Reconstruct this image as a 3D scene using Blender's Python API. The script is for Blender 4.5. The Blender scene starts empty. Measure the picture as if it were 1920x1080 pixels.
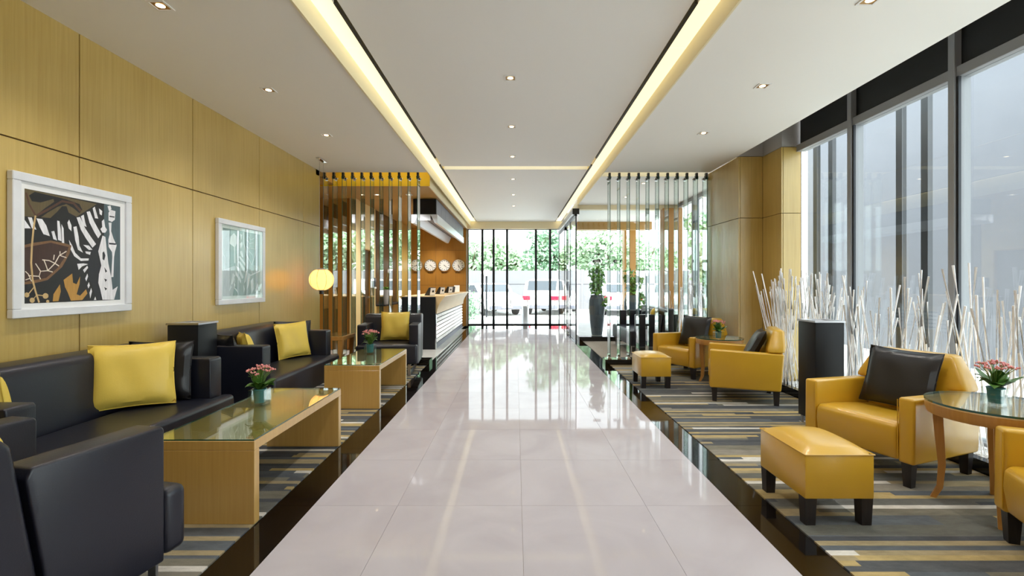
import bpy, bmesh, math, random
from mathutils import Vector, Matrix, Euler
random.seed(7)
SC = bpy.context.scene
COL = SC.collection
PI = math.pi

# ------------------------------------------------------------------ camera
cam = bpy.data.cameras.new('camera')
cam.sensor_width = 36.0
cam.lens = 900.0 / 1920.0 * 36.0
cam.shift_x = -7.0 / 1920.0
cam.shift_y = -9.0 / 1920.0
cam.clip_end = 300
cam_o = bpy.data.objects.new('camera', cam)
COL.objects.link(cam_o)
cam_o.location = (0, 0, 1.3)
cam_o.rotation_euler = (PI / 2, 0, 0)
SC.camera = cam_o

# ------------------------------------------------------------------ world, exposure
SKY_STRENGTH = 1.45
COVE = 0.32
SPOT_W = 15.0
w = bpy.data.worlds.new('overcast_sky')
SC.world = w
w.use_nodes = True
nt = w.node_tree
bg = nt.nodes['Background']
bg.inputs['Color'].default_value = (0.90, 0.95, 1.0, 1)
bg.inputs['Strength'].default_value = SKY_STRENGTH
sun = bpy.data.lights.new('sun', 'SUN')
sun.energy = 4.2
sun.angle = 0.02
sun.color = (1.0, 0.96, 0.90)
sun_o = bpy.data.objects.new('sun', sun)
COL.objects.link(sun_o)
sun_o.location = (0, -10, 20)
sun_o.rotation_euler = Vector((0.03, 0.62, -0.78)).to_track_quat('-Z', 'Y').to_euler()
SC.view_settings.view_transform = 'Standard'
SC.view_settings.look = 'None'
SC.view_settings.gamma = 1.0
SC.view_settings.use_curve_mapping = False
SC.view_settings.exposure = 1.76
try:
    SC.cycles.max_bounces = 10
    SC.cycles.diffuse_bounces = 6
    SC.cycles.glossy_bounces = 5
    SC.cycles.transparent_max_bounces = 32
    SC.cycles.sample_clamp_indirect = 6.0
    SC.cycles.caustics_reflective = False
    SC.cycles.caustics_refractive = False
except Exception:
    pass

# ------------------------------------------------------------------ materials
def srgb(r, g, b):
    def f(c):
        c /= 255.0
        return c / 12.92 if c <= 0.04045 else ((c + 0.055) / 1.055) ** 2.4
    return (f(r), f(g), f(b), 1.0)

def newmat(name):
    m = bpy.data.materials.new(name)
    m.use_nodes = True
    n = m.node_tree
    return m, n, n.nodes['Principled BSDF']

def link(n, a, b):
    n.links.new(a, b)

def mat(name, col, rough=0.5, metal=0.0, spec=0.5, var=0.0, scale=8.0, stretch=(1, 1, 1), bump=0.0, bscale=120.0, coat=0.0, emit=None, estr=0.0, croug=0.03):
    m, n, p = newmat(name)
    p.inputs['Base Color'].default_value = col
    p.inputs['Roughness'].default_value = rough
    p.inputs['Metallic'].default_value = metal
    p.inputs['Specular IOR Level'].default_value = spec
    p.inputs['Coat Weight'].default_value = coat
    p.inputs['Coat Roughness'].default_value = croug
    if emit:
        p.inputs['Emission Color'].default_value = emit
        p.inputs['Emission Strength'].default_value = estr
    tc = n.nodes.new('ShaderNodeTexCoord')
    if var > 0:
        mp = n.nodes.new('ShaderNodeMapping')
        mp.inputs['Scale'].default_value = stretch
        nz = n.nodes.new('ShaderNodeTexNoise')
        nz.inputs['Scale'].default_value = scale
        nz.inputs['Detail'].default_value = 5
        cr = n.nodes.new('ShaderNodeValToRGB')
        lo = tuple(c * (1 - var) for c in col[:3]) + (1,)
        hi = tuple(min(1, c * (1 + var)) for c in col[:3]) + (1,)
        cr.color_ramp.elements[0].position = 0.3
        cr.color_ramp.elements[1].position = 0.7
        cr.color_ramp.elements[0].color = lo
        cr.color_ramp.elements[1].color = hi
        link(n, tc.outputs['Object'], mp.inputs['Vector'])
        link(n, mp.outputs['Vector'], nz.inputs['Vector'])
        link(n, nz.outputs['Fac'], cr.inputs['Fac'])
        link(n, cr.outputs['Color'], p.inputs['Base Color'])
    if bump > 0:
        nz2 = n.nodes.new('ShaderNodeTexNoise')
        nz2.inputs['Scale'].default_value = bscale
        nz2.inputs['Detail'].default_value = 3
        b = n.nodes.new('ShaderNodeBump')
        b.inputs['Strength'].default_value = bump
        b.inputs['Distance'].default_value = 0.004
        link(n, tc.outputs['Object'], nz2.inputs['Vector'])
        link(n, nz2.outputs['Fac'], b.inputs['Height'])
        link(n, b.outputs['Normal'], p.inputs['Normal'])
    return m

def glass(name, tint, f0=0.04, rough=0.0, gain=0.96):
    m, n, p = newmat(name)
    n.nodes.remove(p)
    out = n.nodes['Material Output']
    tr = n.nodes.new('ShaderNodeBsdfTransparent')
    tr.inputs['Color'].default_value = tint
    gl = n.nodes.new('ShaderNodeBsdfGlossy')
    gl.inputs['Roughness'].default_value = rough
    gl.inputs['Color'].default_value = (1, 1, 1, 1)
    lw = n.nodes.new('ShaderNodeLayerWeight')
    lw.inputs['Blend'].default_value = 0.5
    po = n.nodes.new('ShaderNodeMath'); po.operation = 'POWER'; po.inputs[1].default_value = 5.0
    mu = n.nodes.new('ShaderNodeMath'); mu.operation = 'MULTIPLY_ADD'
    mu.inputs[1].default_value = gain; mu.inputs[2].default_value = f0
    mx = n.nodes.new('ShaderNodeMixShader')
    link(n, lw.outputs['Facing'], po.inputs[0])
    link(n, po.outputs[0], mu.inputs[0])
    link(n, mu.outputs[0], mx.inputs['Fac'])
    link(n, tr.outputs[0], mx.inputs[1])
    link(n, gl.outputs[0], mx.inputs[2])
    link(n, mx.outputs[0], out.inputs['Surface'])
    return m

def wood(name, a, b, rough=0.38, axis='z', coat=0.0):
    m, n, p = newmat(name)
    tc = n.nodes.new('ShaderNodeTexCoord')
    mp = n.nodes.new('ShaderNodeMapping')
    st = {'z': (55, 55, 1.6), 'y': (55, 1.6, 55), 'x': (1.6, 55, 55)}[axis]
    mp.inputs['Scale'].default_value = st
    n1 = n.nodes.new('ShaderNodeTexNoise'); n1.inputs['Scale'].default_value = 1.0; n1.inputs['Detail'].default_value = 6; n1.inputs['Roughness'].default_value = 0.6
    n2 = n.nodes.new('ShaderNodeTexNoise'); n2.inputs['Scale'].default_value = 1.3; n2.inputs['Detail'].default_value = 2
    ad = n.nodes.new('ShaderNodeMath'); ad.operation = 'ADD'
    hf = n.nodes.new('ShaderNodeMath'); hf.operation = 'MULTIPLY'; hf.inputs[1].default_value = 0.5
    cr = n.nodes.new('ShaderNodeValToRGB')
    cr.color_ramp.elements[0].position = 0.3; cr.color_ramp.elements[0].color = a
    cr.color_ramp.elements[1].position = 0.68; cr.color_ramp.elements[1].color = b
    link(n, tc.outputs['Object'], mp.inputs['Vector'])
    link(n, mp.outputs['Vector'], n1.inputs['Vector'])
    link(n, tc.outputs['Object'], n2.inputs['Vector'])
    link(n, n1.outputs['Fac'], ad.inputs[0]); link(n, n2.outputs['Fac'], ad.inputs[1])
    link(n, ad.outputs[0], hf.inputs[0]); link(n, hf.outputs[0], cr.inputs['Fac'])
    link(n, cr.outputs['Color'], p.inputs['Base Color'])
    p.inputs['Roughness'].default_value = rough
    p.inputs['Coat Weight'].default_value = coat
    p.inputs['Coat Roughness'].default_value = 0.22
    bp = n.nodes.new('ShaderNodeBump'); bp.inputs['Strength'].default_value = 0.06; bp.inputs['Distance'].default_value = 0.002
    link(n, n1.outputs['Fac'], bp.inputs['Height']); link(n, bp.outputs['Normal'], p.inputs['Normal'])
    return m

def marble_mat():
    m, n, p = newmat('cream_marble')
    tc = n.nodes.new('ShaderNodeTexCoord')
    oi = n.nodes.new('ShaderNodeObjectInfo')
    va = n.nodes.new('ShaderNodeVectorMath'); va.operation = 'SCALE'; va.inputs['Scale'].default_value = 20
    vb = n.nodes.new('ShaderNodeVectorMath'); vb.operation = 'ADD'
    cx = n.nodes.new('ShaderNodeCombineXYZ')
    link(n, oi.outputs['Random'], cx.inputs[0]); link(n, oi.outputs['Random'], cx.inputs[1])
    link(n, cx.outputs[0], va.inputs[0]); link(n, va.outputs[0], vb.inputs[0]); link(n, tc.outputs['Object'], vb.inputs[1])
    nz = n.nodes.new('ShaderNodeTexNoise'); nz.inputs['Scale'].default_value = 1.6; nz.inputs['Detail'].default_value = 6; nz.inputs['Distortion'].default_value = 1.2
    cr = n.nodes.new('ShaderNodeValToRGB')
    cr.color_ramp.elements[0].position = 0.3; cr.color_ramp.elements[0].color = srgb(174, 168, 173)
    cr.color_ramp.elements[1].position = 0.7; cr.color_ramp.elements[1].color = srgb(186, 181, 186)
    link(n, vb.outputs[0], nz.inputs['Vector']); link(n, nz.outputs['Fac'], cr.inputs['Fac'])
    out = n.nodes['Material Output']
    n.nodes.remove(p)
    b = n.nodes.new('ShaderNodeBump'); b.inputs['Strength'].default_value = 0.05; b.inputs['Distance'].default_value = 0.002
    n3 = n.nodes.new('ShaderNodeTexNoise'); n3.inputs['Scale'].default_value = 5.0
    link(n, vb.outputs[0], n3.inputs['Vector']); link(n, n3.outputs['Fac'], b.inputs['Height'])
    df = n.nodes.new('ShaderNodeBsdfDiffuse'); link(n, cr.outputs['Color'], df.inputs['Color'])
    gl = n.nodes.new('ShaderNodeBsdfGlossy'); gl.inputs['Roughness'].default_value = 0.04; gl.inputs['Color'].default_value = (1, 1, 1, 1)
    link(n, b.outputs['Normal'], gl.inputs['Normal'])
    lw = n.nodes.new('ShaderNodeLayerWeight'); lw.inputs['Blend'].default_value = 0.5
    po = n.nodes.new('ShaderNodeMath'); po.operation = 'POWER'; po.inputs[1].default_value = 4.0
    mu = n.nodes.new('ShaderNodeMath'); mu.operation = 'MULTIPLY_ADD'; mu.inputs[1].default_value = 0.30; mu.inputs[2].default_value = 0.03
    mx = n.nodes.new('ShaderNodeMixShader')
    link(n, lw.outputs['Facing'], po.inputs[0]); link(n, po.outputs[0], mu.inputs[0]); link(n, mu.outputs[0], mx.inputs['Fac'])
    link(n, df.outputs[0], mx.inputs[1]); link(n, gl.outputs[0], mx.inputs[2]); link(n, mx.outputs[0], out.inputs['Surface'])
    return m

def carpet_mat():
    m, n, p = newmat('striped_carpet')
    N = n.nodes.new
    tc = N('ShaderNodeTexCoord')
    sx = N('ShaderNodeSeparateXYZ'); link(n, tc.outputs['Object'], sx.inputs[0])
    def math_(op, a, b=None, c=None):
        k = N('ShaderNodeMath'); k.operation = op
        for i, v in enumerate((a, b, c)):
            if v is None: continue
            if isinstance(v, (int, float)): k.inputs[i].default_value = v
            else: link(n, v, k.inputs[i])
        return k.outputs[0]
    def layer(width, seglen, seed):
        r = math_('FLOOR', math_('DIVIDE', math_('ADD', sx.outputs[1], seed), width))
        w1 = N('ShaderNodeTexWhiteNoise'); w1.noise_dimensions = '1D'; link(n, math_('ADD', r, seed * 3.1), w1.inputs['W'])
        s = math_('FLOOR', math_('ADD', math_('DIVIDE', sx.outputs[0], seglen), math_('MULTIPLY', w1.outputs['Value'], 7.0)))
        cb = N('ShaderNodeCombineXYZ'); link(n, r, cb.inputs[0]); link(n, s, cb.inputs[1]); cb.inputs[2].default_value = seed
        w2 = N('ShaderNodeTexWhiteNoise'); w2.noise_dimensions = '3D'; link(n, cb.outputs[0], w2.inputs['Vector'])
        return w2.outputs['Value']
    def ramp(fac, stops):
        cr = N('ShaderNodeValToRGB'); cr.color_ramp.interpolation = 'CONSTANT'
        el = cr.color_ramp.elements
        while len(el) < len(stops): el.new(0.5)
        for e, (pos, c) in zip(el, stops): e.position = pos; e.color = c
        link(n, fac, cr.inputs['Fac']); return cr
    base = ramp(layer(0.105, 2.3, 0.37), [(0, srgb(84, 86, 88)), (0.2, srgb(102, 102, 98)), (0.45, srgb(92, 97, 102)), (0.6, srgb(116, 112, 100)), (0.78, srgb(98, 98, 92)), (0.9, srgb(132, 127, 116))])
    band = layer(0.043, 1.35, 5.2)
    bc = ramp(band, [(0, srgb(172, 152, 106)), (0.12, srgb(200, 196, 188)), (0.21, srgb(154, 140, 110)), (0.31, srgb(76, 78, 82))])
    isb = math_('LESS_THAN', band, 0.42)
    mx = N('ShaderNodeMix'); mx.data_type = 'RGBA'
    link(n, isb, mx.inputs[0]); link(n, base.outputs['Color'], mx.inputs[6]); link(n, bc.outputs['Color'], mx.inputs[7])
    nz = N('ShaderNodeTexNoise'); nz.inputs['Scale'].default_value = 9; nz.inputs['Detail'].default_value = 8; nz.inputs['Roughness'].default_value = 0.75
    mp = N('ShaderNodeMapping'); mp.inputs['Scale'].default_value = (0.6, 1.6, 1); link(n, tc.outputs['Object'], mp.inputs['Vector']); link(n, mp.outputs['Vector'], nz.inputs['Vector'])
    k = math_('MULTIPLY_ADD', nz.outputs['Fac'], 1.3, 0.35)
    sc = N('ShaderNodeVectorMath'); sc.operation = 'SCALE'
    link(n, mx.outputs[2], sc.inputs[0]); link(n, k, sc.inputs['Scale'])
    link(n, sc.outputs[0], p.inputs['Base Color'])
    p.inputs['Roughness'].default_value = 0.95
    p.inputs['Specular IOR Level'].default_value = 0.1
    n4 = N('ShaderNodeTexNoise'); n4.inputs['Scale'].default_value = 260
    b = N('ShaderNodeBump'); b.inputs['Strength'].default_value = 0.5; b.inputs['Distance'].default_value = 0.004
    link(n, tc.outputs['Object'], n4.inputs['Vector']); link(n, n4.outputs['Fac'], b.inputs['Height']); link(n, b.outputs['Normal'], p.inputs['Normal'])
    return m

M = {}
M['paint'] = mat('ceiling_paint', srgb(246, 246, 245), 0.6, bump=0.02, bscale=200)
M['paint_side'] = mat('side_ceiling_paint', srgb(246, 245, 242), 0.6, bump=0.02, bscale=200)
M['cream_paint'] = mat('cream_paint', srgb(240, 228, 192), 0.5, bump=0.02)
M['grey_paint'] = mat('grey_paint', srgb(180, 178, 176), 0.6, bump=0.02)
M['wood_wall'] = wood('golden_oak_veneer', srgb(180, 150, 76), srgb(206, 178, 106), 0.34, coat=0.6)
M['wood_dark'] = wood('brown_oak_veneer', srgb(158, 108, 42), srgb(186, 134, 58), 0.36)
M['wood_pale'] = wood('pale_oak_veneer', srgb(206, 180, 120), srgb(224, 200, 146), 0.4)
M['wood_table'] = wood('honey_oak', srgb(178, 136, 66), srgb(200, 160, 88), 0.35, axis='z', coat=1.0)
M['wood_side'] = wood('round_table_beech', srgb(176, 124, 60), srgb(200, 150, 84), 0.35)
M['soffit'] = mat('tan_soffit', srgb(176, 134, 66), 0.5, bump=0.02)
M['golden_lit_paint'] = mat('golden_lit_paint', srgb(232, 190, 30), 0.5, bump=0.02)  # golden lighting on the reception fascia, put into its colour
M['joint'] = mat('dark_joint', srgb(60, 44, 22), 0.8, bump=0.02)
M['marble'] = marble_mat()
M['grout'] = mat('marble_grout', srgb(170, 158, 146), 0.7, bump=0.05)
M['granite'] = mat('black_granite', srgb(20, 16, 14), 0.05, spec=0.5, var=0.4, scale=60)
M['granite_grout'] = mat('granite_grout', srgb(34, 28, 26), 0.5, bump=0.05)
M['greymarble'] = mat('light_grey_marble', srgb(206, 206, 202), 0.08, var=0.06, scale=3)
M['carpet'] = carpet_mat()
M['taupe'] = mat('taupe_carpet', srgb(150, 142, 132), 0.95, spec=0.1, var=0.12, scale=40, bump=0.4, bscale=240)
M['leather_k'] = mat('black_leather', srgb(22, 24, 36), 0.36, spec=0.55, bump=0.12, bscale=170)
M['leather_y'] = mat('yellow_leather', srgb(206, 160, 38), 0.40, coat=0.7, croug=0.25, spec=0.45, var=0.05, scale=3, bump=0.10, bscale=150)
M['cushion_y'] = mat('yellow_cushion_leather', srgb(228, 198, 88), 0.42, spec=0.4, var=0.06, scale=4, bump=0.1, bscale=140)
M['cushion_k'] = mat('black_cushion_leather', srgb(30, 29, 31), 0.34, spec=0.5, bump=0.15, bscale=140)
M['darkwood'] = mat('espresso_wood', srgb(34, 28, 28), 0.35, var=0.3, scale=20, stretch=(4, 4, 0.5))
M['steel'] = mat('brushed_steel', srgb(190, 190, 195), 0.28, metal=1.0, bump=0.03, bscale=300)
M['chrome'] = mat('chrome', srgb(220, 220, 225), 0.12, metal=1.0, bump=0.01)
M['alu'] = mat('grey_aluminium', srgb(150, 152, 156), 0.4, metal=0.1, bump=0.02)
M['alu_dark'] = mat('dark_anodised', srgb(40, 44, 50), 0.4, metal=0.3, bump=0.02)
M['blackbox'] = mat('black_lacquer', srgb(18, 20, 24), 0.45, spec=0.3, bump=0.03, bscale=80)
M['spandrel'] = mat('black_spandrel', srgb(20, 22, 24), 0.5, bump=0.03)
M['white'] = mat('white_paint', srgb(238, 238, 238), 0.45, bump=0.02)
M['whitewash'] = mat('whitewashed_wood', srgb(226, 228, 232), 0.5, var=0.06, scale=6, stretch=(1, 1, 1), bump=0.25, bscale=40)
M['stick'] = mat('white_stick', srgb(250, 250, 252), 0.5, var=0.05, scale=20, bump=0.1, bscale=60)
M['pebble'] = mat('white_pebble', srgb(226, 226, 226), 0.6, var=0.15, scale=15)
M['glass'] = glass('window_glass', (0.93, 0.97, 0.96, 1), 0.045)
M['pane_clear'] = glass('clear_partition_glass', (0.95, 0.985, 0.975, 1), 0.045)
M['fin'] = glass('fin_glass', (0.86, 0.95, 0.92, 1), 0.26, gain=0.70)
M['fin_edge'] = mat('green_glass_edge', srgb(40, 96, 86), 0.12, spec=0.8, coat=0.5, bump=0.01)
M['tableglass'] = glass('table_glass', (0.86, 0.93, 0.90, 1), 0.07)
M['glass_edge'] = mat('table_glass_edge', srgb(24, 74, 62), 0.1, spec=0.8, bump=0.01)
M['vaseglass'] = glass('vase_glass', (0.96, 0.985, 0.98, 1), 0.08)
M['teal'] = mat('teal_pot', srgb(58, 128, 132), 0.4, var=0.08, scale=20)
M['leaf'] = mat('leaf_green', srgb(74, 116, 46), 0.4, var=0.35, scale=14)
M['leaf_light'] = mat('leaf_light_green', srgb(110, 168, 58), 0.4, var=0.3, scale=9)
M['stem'] = mat('stem_green', srgb(110, 140, 66), 0.5, var=0.2, scale=20)
M['pink'] = mat('pink_blossom', srgb(216, 140, 138), 0.6, var=0.25, scale=60)
M['soil'] = mat('soil', srgb(60, 46, 34), 0.9, var=0.3, scale=60)
M['charcoal'] = mat('charcoal_ceramic', srgb(92, 100, 114), 0.25, var=0.2, scale=5, stretch=(6, 6, 0.4))
M['gold_lamp'] = mat('gold_reflector', srgb(160, 120, 60), 0.3, metal=0.8, bump=0.02)
M['lamp_on'] = mat('lamp_lens', srgb(255, 240, 210), 0.4, emit=srgb(255, 232, 190), estr=3.0, bump=0.01)
M['cove'] = mat('cove_diffuser', srgb(250, 240, 200), 0.6, emit=srgb(255, 242, 196), estr=COVE, bump=0.01)
M['shade'] = None
M['print_bg'] = mat('print_black', srgb(26, 22, 24), 0.4, var=0.2, scale=12)
for k, c in dict(wood=(96, 82, 54), black=(24, 21, 24), slate=(78, 94, 100), white=(236, 234, 238), navy=(34, 34, 42), brown=(122, 88, 58), dark=(64, 40, 32), gold=(190, 142, 66), cream=(232, 218, 200), brownl=(82, 52, 38), tan=(204, 172, 120), pale=(196, 198, 202), mid=(168, 178, 178)).items():
    M['ink_' + k] = mat('ink_' + k, srgb(*c), 0.45, var=0.12, scale=25, stretch=(1, 3, 0.4))
M['print_glare'] = mat('grey_green_with_glare', srgb(140, 158, 158), 0.35, var=0.08, scale=8)  # window glare over this picture is put into the pale print colours
M['concrete'] = mat('pale_paving', srgb(190, 190, 188), 0.85, var=0.06, scale=2, bump=0.1)
M['fence'] = mat('pale_grey_fence', srgb(116, 117, 122), 0.8, var=0.05, scale=2, bump=0.1)
M['facade'] = mat('pale_grey_render', srgb(128, 130, 138), 0.85, var=0.04, scale=1.5, bump=0.1)
M['fin_out'] = mat('dark_steel_fin', srgb(38, 42, 48), 0.5, bump=0.03)
M['foliage'] = mat('tree_foliage', srgb(178, 204, 172), 0.7, var=0.4, scale=1.4)
M['foliage2'] = mat('tree_foliage_dark', srgb(140, 176, 146), 0.7, var=0.4, scale=1.4)
M['bark'] = mat('bark', srgb(96, 80, 64), 0.9, var=0.3, scale=10)
M['carwhite'] = mat('white_car_paint', srgb(236, 236, 236), 0.25, coat=0.6, bump=0.005)
M['carsilver'] = mat('silver_car_paint', srgb(214, 216, 220), 0.25, coat=0.6, bump=0.005)
M['carglass'] = mat('car_window', srgb(60, 68, 76), 0.1, spec=0.8, bump=0.005)
M['tyre'] = mat('tyre', srgb(40, 40, 42), 0.8, bump=0.1)
M['redlamp'] = mat('red_tail_lamp', srgb(206, 32, 60), 0.3, bump=0.02)
M['headlamp'] = mat('car_headlamp', srgb(220, 224, 230), 0.15, bump=0.02)
M['clockface'] = mat('clock_face', srgb(236, 236, 232), 0.5, bump=0.01)
M['ink'] = mat('black_ink', srgb(26, 26, 30), 0.5, bump=0.01)
M['text'] = mat('dark_brown_lettering', srgb(74, 46, 16), 0.5, bump=0.01)
M['slat'] = mat('counter_slat_stone', srgb(226, 224, 216), 0.15, var=0.10, scale=6)
M['counterwood'] = wood('pale_counter_wood', srgb(208, 176, 124), srgb(224, 196, 150), 0.35, axis='y')
M['dark_niche'] = mat('dark_brown_panel', srgb(74, 56, 36), 0.25, var=0.15, scale=3, stretch=(8, 8, .5))
M['bluegrey'] = mat('canopy_grey', srgb(112, 114, 128), 0.45, bump=0.02)
M['canopy_light'] = mat('canopy_lit_rail', srgb(222, 228, 238), 0.3, metal=0.2, bump=0.05)
M['black_plastic'] = mat('black_plastic', srgb(24, 24, 27), 0.4, bump=0.03)
M['orchid'] = mat('white_orchid', srgb(240, 236, 232), 0.5, bump=0.02)

def shade_mat():
    m, n, p = newmat('woven_lamp_shade')
    out = n.nodes['Material Output']
    n.nodes.remove(p)
    tc = n.nodes.new('ShaderNodeTexCoord')
    wv = n.nodes.new('ShaderNodeTexWave'); wv.bands_direction = 'Z'; wv.inputs['Scale'].default_value = 42
    link(n, tc.outputs['Object'], wv.inputs['Vector'])
    cr = n.nodes.new('ShaderNodeValToRGB')
    cr.color_ramp.elements[0].color = srgb(216, 164, 104); cr.color_ramp.elements[1].color = srgb(250, 224, 180)
    link(n, wv.outputs['Fac'], cr.inputs['Fac'])
    df = n.nodes.new('ShaderNodeBsdfDiffuse'); tl = n.nodes.new('ShaderNodeBsdfTranslucent')
    link(n, cr.outputs['Color'], df.inputs['Color']); link(n, cr.outputs['Color'], tl.inputs['Color'])
    mx = n.nodes.new('ShaderNodeMixShader'); mx.inputs['Fac'].default_value = 0.6
    link(n, df.outputs[0], mx.inputs[1]); link(n, tl.outputs[0], mx.inputs[2]); link(n, mx.outputs[0], out.inputs['Surface'])
    return m
M['shade'] = shade_mat()

# ------------------------------------------------------------------ mesh helpers
def B():
    return bmesh.new()

def box(bm, x0, x1, y0, y1, z0, z1, mi=0):
    v = [bm.verts.new(p) for p in ((x0, y0, z0), (x1, y0, z0), (x1, y1, z0), (x0, y1, z0), (x0, y0, z1), (x1, y0, z1), (x1, y1, z1), (x0, y1, z1))]
    fs = []
    for q in ((3, 2, 1, 0), (4, 5, 6, 7), (0, 1, 5, 4), (1, 2, 6, 5), (2, 3, 7, 6), (3, 0, 4, 7)):
        f = bm.faces.new([v[i] for i in q]); f.material_index = mi; fs.append(f)
    return v, fs

def bevel(bm, r, seg=2, angle=0.5):
    bmesh.ops.recalc_face_normals(bm, faces=bm.faces[:])
    es = [e for e in bm.edges if len(e.link_faces) == 2 and e.calc_face_angle(0) > angle]
    bmesh.ops.bevel(bm, geom=es, offset=r, segments=seg, profile=0.5, affect='EDGES', clamp_overlap=True)

def rbox(x0, x1, y0, y1, z0, z1, r=0.02, seg=3):
    bm = B(); box(bm, x0, x1, y0, y1, z0, z1); bevel(bm, r, seg); return bm

def prism(bm, pts, axis, a, b, mi=0):
    """extrude a 2D outline along an axis; pts are the two other coordinates in x,y,z order"""
    def mk(p, t):
        if axis == 'x': return (t, p[0], p[1])
        if axis == 'y': return (p[0], t, p[1])
        return (p[0], p[1], t)
    A = [bm.verts.new(mk(p, a)) for p in pts]; C = [bm.verts.new(mk(p, b)) for p in pts]
    n = len(pts)
    fs = [bm.faces.new(A), bm.faces.new(C[::-1])]
    for i in range(n):
        fs.append(bm.faces.new((A[i], C[i], C[(i + 1) % n], A[(i + 1) % n])))
    for f in fs: f.material_index = mi
    return fs

def ring_loft(bm, rings, cap=True):
    vs = [[bm.verts.new(p) for p in r] for r in rings]
    n = len(vs[0])
    for a, b in zip(vs, vs[1:]):
        for i in range(n):
            bm.faces.new((a[i], a[(i + 1) % n], b[(i + 1) % n], b[i]))
    if cap:
        bm.faces.new(vs[0][::-1]); bm.faces.new(vs[-1])

def lathe(bm, prof, n=24, cx=0, cy=0, cap=True):
    ring_loft(bm, [[(cx + r * math.cos(2 * PI * k / n), cy + r * math.sin(2 * PI * k / n), z) for k in range(n)] for r, z in prof], cap)

def cyl(bm, x, y, z0, z1, r, n=16):
    lathe(bm, [(r, z0), (r, z1)], n, x, y)

def tube(bm, pts, r, n=6, r2=None):
    pts = [Vector(p) for p in pts]
    rings = []
    m = len(pts)
    up = Vector((0, 0, 1))
    for i, p in enumerate(pts):
        d = (pts[min(i + 1, m - 1)] - pts[max(i - 1, 0)]).normalized()
        u = d.cross(up)
        if u.length < 1e-3: u = d.cross(Vector((1, 0, 0)))
        u.normalize(); v = d.cross(u)
        rr = r if r2 is None else r + (r2 - r) * i / (m - 1)
        rings.append([p + u * rr * math.cos(2 * PI * k / n) + v * rr * math.sin(2 * PI * k / n) for k in range(n)])
    ring_loft(bm, rings)

def mesh_of(name, bm, mats, smooth=False):
    bmesh.ops.recalc_face_normals(bm, faces=bm.faces[:])
    me = bpy.data.meshes.new(name)
    bm.to_mesh(me); bm.free()
    for m in (mats if isinstance(mats, (list, tuple)) else [mats]):
        me.materials.append(M[m] if isinstance(m, str) else m)
    if smooth:
        for p in me.polygons: p.use_smooth = True
        try: me.set_sharp_from_angle(angle=0.6)
        except Exception: pass
    return me

def put(name, me, parent=None, loc=None, rot=None):
    o = bpy.data.objects.new(name, me)
    COL.objects.link(o)
    if parent: o.parent = parent
    if loc: o.location = loc
    if rot: o.rotation_euler = rot
    return o

def obj(name, bm, mats, parent=None, smooth=False, loc=None, rot=None):
    return put(name, mesh_of(name, bm, mats, smooth), parent, loc, rot)

def tag(o, label, cat, group=None, kind=None):
    o['label'] = label; o['category'] = cat
    if group: o['group'] = group
    if kind: o['kind'] = kind
    return o

def empty(name, loc=(0, 0, 0), rz=0.0):
    o = bpy.data.objects.new(name, None)
    COL.objects.link(o); o.location = loc; o.rotation_euler = (0, 0, rz); o.empty_display_size = 0.1
    return o

def copy_tree(o, parent=None):
    c = o.copy(); COL.objects.link(c)
    if parent: c.parent = parent
    for ch in list(o.children): copy_tree(ch, c)
    return c

def bx(name, x0, x1, y0, y1, z0, z1, m, parent=None):
    bm = B(); box(bm, x0, x1, y0, y1, z0, z1); return obj(name, bm, m, parent)

def face_dir(fx, fy):
    return math.atan2(fx, -fy)

ORD = ['first', 'second', 'third', 'fourth', 'fifth', 'sixth', 'seventh', 'eighth', 'ninth', 'tenth', 'eleventh', 'twelfth']
# ================================================================== THE SETTING
HC = 3.06      # side ceilings
HM = 3.20      # central ceiling
YB = -2.4      # rear end of the hall
YE = 15.0      # end window
XL, XR = -3.08, 3.08
# ---- ground under everything, outside
g = bx('ground', -40, 40, -20, 60, -0.30, -0.12, 'concrete'); tag(g, 'pale paved ground of the forecourt outside the windows', 'paving', kind='structure')

# ---- floor: grout bed + tiles
floor = bx('floor', -5.0, 3.75, YB, 15.3, -0.12, -0.010, 'grout'); tag(floor, 'polished cream marble walkway with black granite borders', 'floor', kind='structure')
J = 0.0008
def tile_mesh(w, d, m, t=0.010):
    bm = B(); box(bm, -w / 2 + J, w / 2 - J, -d / 2 + J, d / 2 - J, -t, 0)
    return mesh_of('tile', bm, m)
cols = [(-1.184, -0.69), (-0.69, 0.035), (0.035, 0.76), (0.76, 1.275)]
T = 0.7275
y0 = 2.805 - T * 9
rows = []
k = y0
while k < 13.6:
    rows.append((max(k, YB), min(k + T, 13.6))); k += T
cache = {}
for (a, b) in rows:
    if b - a < 0.02: continue
    for (c, d) in cols + [(-1.407, -1.184), (1.275, 1.497)]:
        m = 'granite' if (c < -1.3 or c > 1.2) else 'marble'
        key = (round(d - c, 3), round(b - a, 3), m)
        if key not in cache: cache[key] = tile_mesh(d - c, b - a, m)
        put('tile', cache[key], floor, ((c + d) / 2, (a + b) / 2, 0))
bx('end_border', -1.55, 1.55, 13.602, 14.98, -0.01, 0, 'granite', floor)
# light grey marble strip before the counter and reception floor
for i in range(8):
    a = 7.83 + i * 0.84
    bx('tile', -2.30, -1.409, a + J, a + 0.84 - J, -0.01, 0.0, 'greymarble', floor)
    bx('tile', -3.20, -2.302, a + J, a + 0.84 - J, -0.01, 0.0, 'greymarble', floor)

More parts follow.
